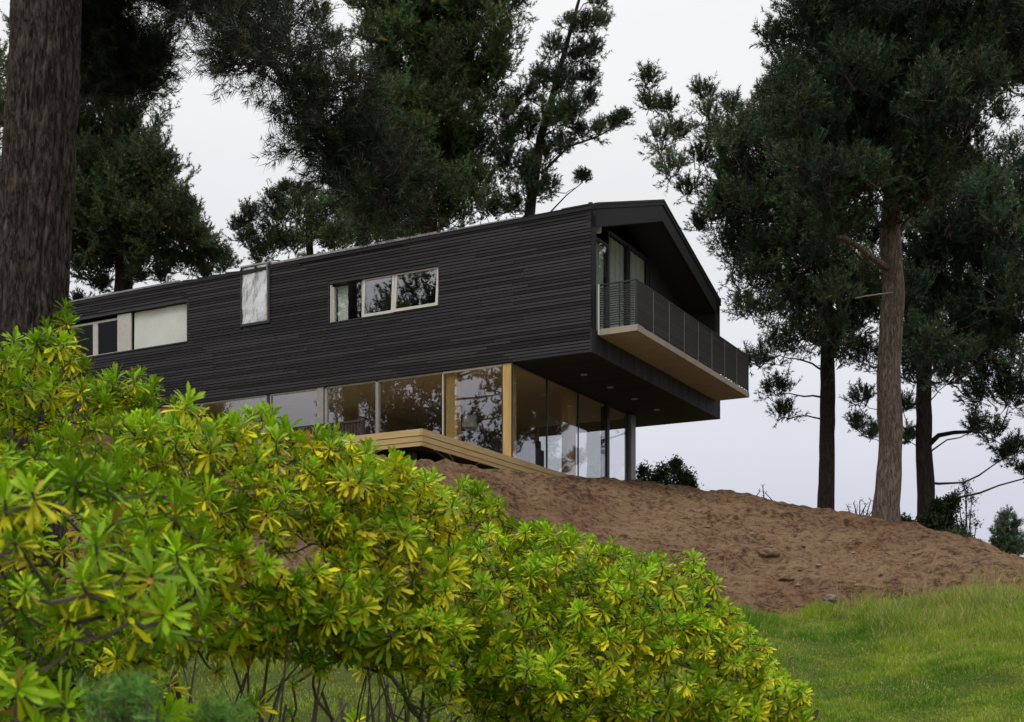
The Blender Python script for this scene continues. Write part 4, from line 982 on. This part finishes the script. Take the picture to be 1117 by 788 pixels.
# soft feathery plant at the hedge foot
def feathery(label, depth, cxp, cyp, rp, n, seed):
    rg = np.random.default_rng(seed); b = pt(cxp, 820, depth); gz = zat(b.x, b.y); c_ = np.array(pt(cxp, cyp, depth)); R = rp/F*depth
    root = empty('feathery_plant', (b.x, b.y, gz)); tag(root, label, 'plant', 'feathery plants under the hedge')
    st = MB(); PP = []; DD = []; LL = []
    foot = Vector((b.x, b.y, gz-.03))
    for i in range(n):
        a = rg.normal(size=3); a /= np.linalg.norm(a); a[2] = abs(a[2])*.8; e = c_+a*R*rg.uniform(.4, 1)*np.array([1.15, 1, .9])
        mid_ = foot.lerp(Vector(e), .6)+Vector((0, 0, .06)); st.tube([foot, mid_, Vector(e)], [.005, .004, .002], 4)
        for t in np.linspace(.35, 1, 9):
            p = np.array(mid_.lerp(Vector(e), (t-.35)/.65)); d = unit((np.array(e)-np.array(mid_))[None])[0]+rg.normal(size=3)*.5
            PP.append(p); DD.append(d/np.linalg.norm(d)); LL.append(.05)
    st.build('stems', M['stem'], root, off=(b.x, b.y, gz))
    V, Fc, col = needles(np.array(PP), np.array(DD), np.array(LL), 22, .035, .003, np.array((.17,.34,.07)), .3, rg)
    np_mesh('foliage', V, Fc, [M['leaf']], root, attrs={'Col': ('FLOAT_COLOR', 'POINT', col)}, off=(b.x, b.y, gz))
feathery('pale feathery plant at the bottom left, under the nearest large leaves', 2.9, 140, 782, 46, 60, 81)
feathery('low feathery plant at the bottom, right of the taller feathery one', 3.4, 240, 800, 34, 45, 82)

# ------------------------------------------------------------------ grass
def blades(P, h, rg, cols, lean=.5, w=.006):
    n = len(P); a = rg.uniform(0, 6.28, n); hh = h*rg.uniform(.5, 1.25, n); ln = rg.uniform(.1, 1, n)*lean
    d = np.stack([np.cos(a)*ln, np.sin(a)*ln, np.ones(n)], 1); d = unit(d)
    b = rg.uniform(0, 6.28, n); s = np.stack([np.cos(b), np.sin(b), np.zeros(n)], 1)*w*.5
    m_ = P+d*(hh*.55)[:, None]; d2 = d.copy(); d2[:, :2] *= 2.2; d2 = unit(d2); t = m_+d2*(hh*.5)[:, None]
    V = np.stack([P-s, P+s, m_+s*.7, m_-s*.7, t, t], 1)
    V = V[:, [0, 1, 2, 3, 4]].reshape(-1, 3); o = np.arange(n)[:, None]*5
    tri = np.concatenate([o+np.array([[0, 1, 2]]), o+np.array([[0, 2, 3]]), o+np.array([[3, 2, 4]])], 1).reshape(-1, 3)
    col = np.repeat(np.concatenate([cols, np.ones((n, 1))], 1), 5, 0)
    return V, tri, col
rg = np.random.default_rng(91); n = 430000
yy = 5+(22-5)*rg.random(n)**.85; pxx = rg.uniform(-60, 1240, n); pxx = np.where(rg.random(n) < .62, rg.uniform(740, 1240, n), pxx); xx = (pxx-CX)/F*yy
dbb = np.interp(pxx, XB, DB); edge = vnoise(xx, yy, .9, 11)*1.3+vnoise(xx, yy, .3, 12)*.8
keep = (yy-dbb+edge < .2+rg.normal(size=n)*.35) & (rg.random(n) < np.clip((yy-4)/6, .35, 1))
xx, yy, pxx, dbb = xx[keep], yy[keep], pxx[keep], dbb[keep]; n = len(xx)
P = np.stack([xx, yy, zfine(xx, yy)-.005], 1)
near = np.clip(1-(dbb-yy)/3.2, 0, 1)
tall = .05+.05*np.clip(vnoise(xx, yy, .35, 31)+vnoise(xx, yy, 1.2, 32), -.5, 1)+.26*near*np.clip(.25+vnoise(xx, yy, .5, 21)+.7*np.clip((pxx-930)/80, 0, 1), 0, 1.3)
pat = np.clip(.5+.6*vnoise(xx, yy, 1.3, 22)+.55*vnoise(xx, yy, .3, 23), 0, 1)[:, None]
dry = (rg.random((n, 1)) < (.09+.10*(vnoise(xx, yy, .7, 33)[:, None] > .3)+.22*near[:, None]*1.6*(pxx[:, None] > 950)+.10*(yy[:, None] < 10)))
c_ = np.array([.105,.235,.012])*(1-pat)+np.array([.30,.41,.035])*pat
c_ = np.where(dry, np.array([.50,.44,.17]), c_)*rg.uniform(.75, 1.2, (n, 1))
V, T_, col = blades(P, tall, rg, c_, lean=.9, w=.009)
go = np_mesh('lawn_grass', V, T_, [M['grass']], attrs={'Col': ('FLOAT_COLOR', 'POINT', col)})
tag(go, 'green lawn grass growing ragged along the edge of the bare earth', 'grass', kind='stuff')
# long bent grass tufts and dry stalks on the soil
def stalk(label, px_, py_, hpx, n, seed, col0=(.36,.29,.14), group='dry grass stalks on the bare slope', depth=None, spread=.05, name='dry_stalk', w=.004, leanx=.12):
    # find where the sight line meets the slope
    d = 10.0
    while d < 40 and zat((px_-CX)/F*d, d) < (HOR-py_)/F*d: d += .1
    x = (px_-CX)/F*d; z = zat(x, d); rg = np.random.default_rng(seed); root = empty(name, (x, d, z)); tag(root, label, 'grass', group)
    b = MB(); hh = hpx/F*d
    for i in range(n):
        a = rg.normal(size=2)*spread; h1 = hh*rg.uniform(.6, 1.05); lx = rg.normal()*leanx
        b.tube([(a[0]*.3, a[1]*.3, -.02), (a[0]+lx*.4*h1, a[1], h1*.55), (a[0]*1.5+lx*h1, a[1]*1.5, h1)], [w, w*.8, w*.4], 4)
        if n < 8: b.tube([(a[0]*1.5+lx*h1, a[1]*1.5, h1*.97), (a[0]*1.5+lx*h1*1.15, a[1]*1.5, h1*1.1)], [w*1.8, w*.5], 4)
    m_ = M.get('straw') or M.setdefault('straw', simple('dry_straw', (.26,.20,.095), (.42,.34,.18), .85, 12))
    b.build('stalks', m_, root)
stalk('tall dry stalk beside the right end of the yellow hedge', 790, 640, 58, 3, 101)
stalk('leaning dry stalks above the ragged grass edge, below the tan trunk', 1005, 655, 48, 6, 102, leanx=.35)
stalk('dry stalks at the grass edge near the right border', 1085, 650, 45, 8, 103, leanx=.4)
stalk('dry grass wisp low on the slope right of the grey stone', 915, 662, 42, 4, 104, leanx=.3)
stalk('short dry wisps by the hedge end, on the dark earth', 815, 655, 30, 6, 105, leanx=.4)
stalk('thin weed stalk in front of the deck edge', 500, 522, 40, 3, 106, leanx=.6)
stalk('lone stalk midway up the bare slope', 935, 640, 40, 2, 107)
tufts = []
rg = np.random.default_rng(131)
for k in range(40):
    px_ = rg.uniform(935, 1150); py_ = rg.uniform(650, 676)+(px_ < 980)*8
    d = 10.0
    while d < 40 and zat((px_-CX)/F*d, d) < (HOR-py_)/F*d: d += .1
    x = (px_-CX)/F*d; m_ = int(rg.uniform(20, 85)); a = rg.normal(size=(m_, 2))*rg.uniform(.05, .16)
    tufts.append(np.column_stack([x+a[:, 0], d+a[:, 1], np.full(m_, zat(x, d)-.01)]))
P = np.concatenate(tufts); n = len(P); dry = rg.random((n, 1)) < .45
c_ = np.where(dry, np.array([.40,.34,.10]), np.array([.20,.30,.03]))*rg.uniform(.7, 1.2, (n, 1))
V, T_, col = blades(P, rg.uniform(.18, .38, n), rg, c_, lean=1.3, w=.008)
go = np_mesh('long_grass', V, T_, [M['grass']], attrs={'Col': ('FLOAT_COLOR', 'POINT', col)})
tag(go, 'long bent yellowish grass along the upper edge of the lawn at right', 'grass', kind='stuff')
rg = np.random.default_rng(141); n = 26000
yy = rg.uniform(4.8, 11, n); pxx = rg.uniform(90, 620, n); xx = (pxx-CX)/F*yy
k_ = vnoise(xx, yy, .35, 41) > -.15; xx, yy = xx[k_], yy[k_]; n = len(xx)
P = np.stack([xx, yy, zfine(xx, yy)-.01], 1); dry = rg.random((n, 1)) < .5
c_ = np.where(dry, np.array([.36,.31,.11]), np.array([.16,.26,.03]))*rg.uniform(.7, 1.2, (n, 1))
V, T_, col = blades(P, rg.uniform(.12, .40, n), rg, c_, lean=1.2, w=.005)
go = np_mesh('undergrowth_grass', V, T_, [M['grass']], attrs={'Col': ('FLOAT_COLOR', 'POINT', col)})
tag(go, 'rank olive and straw coloured grass seen between the bare hedge stems', 'grass', kind='stuff')
def clump(label, px_, py_, rp, seed, mat, name='earth_clod', cat='clod', sq=.6):
    d = 10.0
    while d < 40 and zat((px_-CX)/F*d, d) < (HOR-py_)/F*d: d += .05
    x = (px_-CX)/F*d; z = zat(x, d); R = rp/F*d; V = []; Q = []; n = 18
    for i in range(n+1):
        t = math.pi*i/n
        for k in range(2*n):
            a = math.pi*k/n; v = Vector((math.sin(t)*math.cos(a), math.sin(t)*math.sin(a), math.cos(t)))
            r = R*(1+.35*noise.noise(v*1.7+Vector((seed, 0, 0)))+.15*noise.noise(v*5+Vector((0, seed, 0)))+.06*noise.noise(v*12))
            V.append((v.x*r*1.15, v.y*r, v.z*r*sq+R*.15))
    for i in range(n):
        for k in range(2*n): Q.append((i*2*n+k, (i+1)*2*n+k, (i+1)*2*n+(k+1) % (2*n), i*2*n+(k+1) % (2*n)))
    o = np_mesh(name, V, Q, [mat], smooth=True); o.location = (x, d, z); tag(o, label, cat)
M['clod'] = simple('damp_dark_earth', (.11,.065,.042), (.22,.14,.09), .95, 14, (1,1,1), .8, .02)
M['clod2'] = simple('dry_earth', (.24,.155,.095), (.36,.25,.16), .95, 14, (1,1,1), .8, .02)
M['rock'] = simple('grey_stone', (.13,.115,.10), (.26,.23,.205), .9, 10, (1,1,1), .7, .02)
clump('largest dark round clod in the middle of the bare slope', 838, 606, 10, 1, M['clod'])
clump('dark clod low on the slope above the grey stone', 856, 633, 8, 2, M['clod'])
clump('pale grey stone where the earth meets the grass', 905, 655, 7, 3, M['rock'], 'stone', 'stone')
G_C = [(float(a), float(b), float(c)) for a, b, c in zip(np.random.default_rng(5).uniform(600, 1090, 26), np.random.default_rng(6).uniform(585, 645, 26), np.random.default_rng(8).uniform(1.0, 2.3, 26))]+[(772,575,2.5),(820,583,2),(876,598,2.5),(905,590,2),(930,604,2.6),(893,620,2.6),(962,628,2.6),(870,640,2.6),(935,640,2.4),(1040,635,2.4)]
for i, (a, b_, r_) in enumerate(G_C):
    d = 10.0
    clump('small earth clod lying on the bare slope', a, b_, r_, 10+i, M['clod2'] if i % 4 else M['clod'])
for o in bpy.data.objects:
    if o.name.startswith('earth_clod') and o.get('label', '').startswith('small earth clod'): o['group'] = 'small clods on the bare slope';
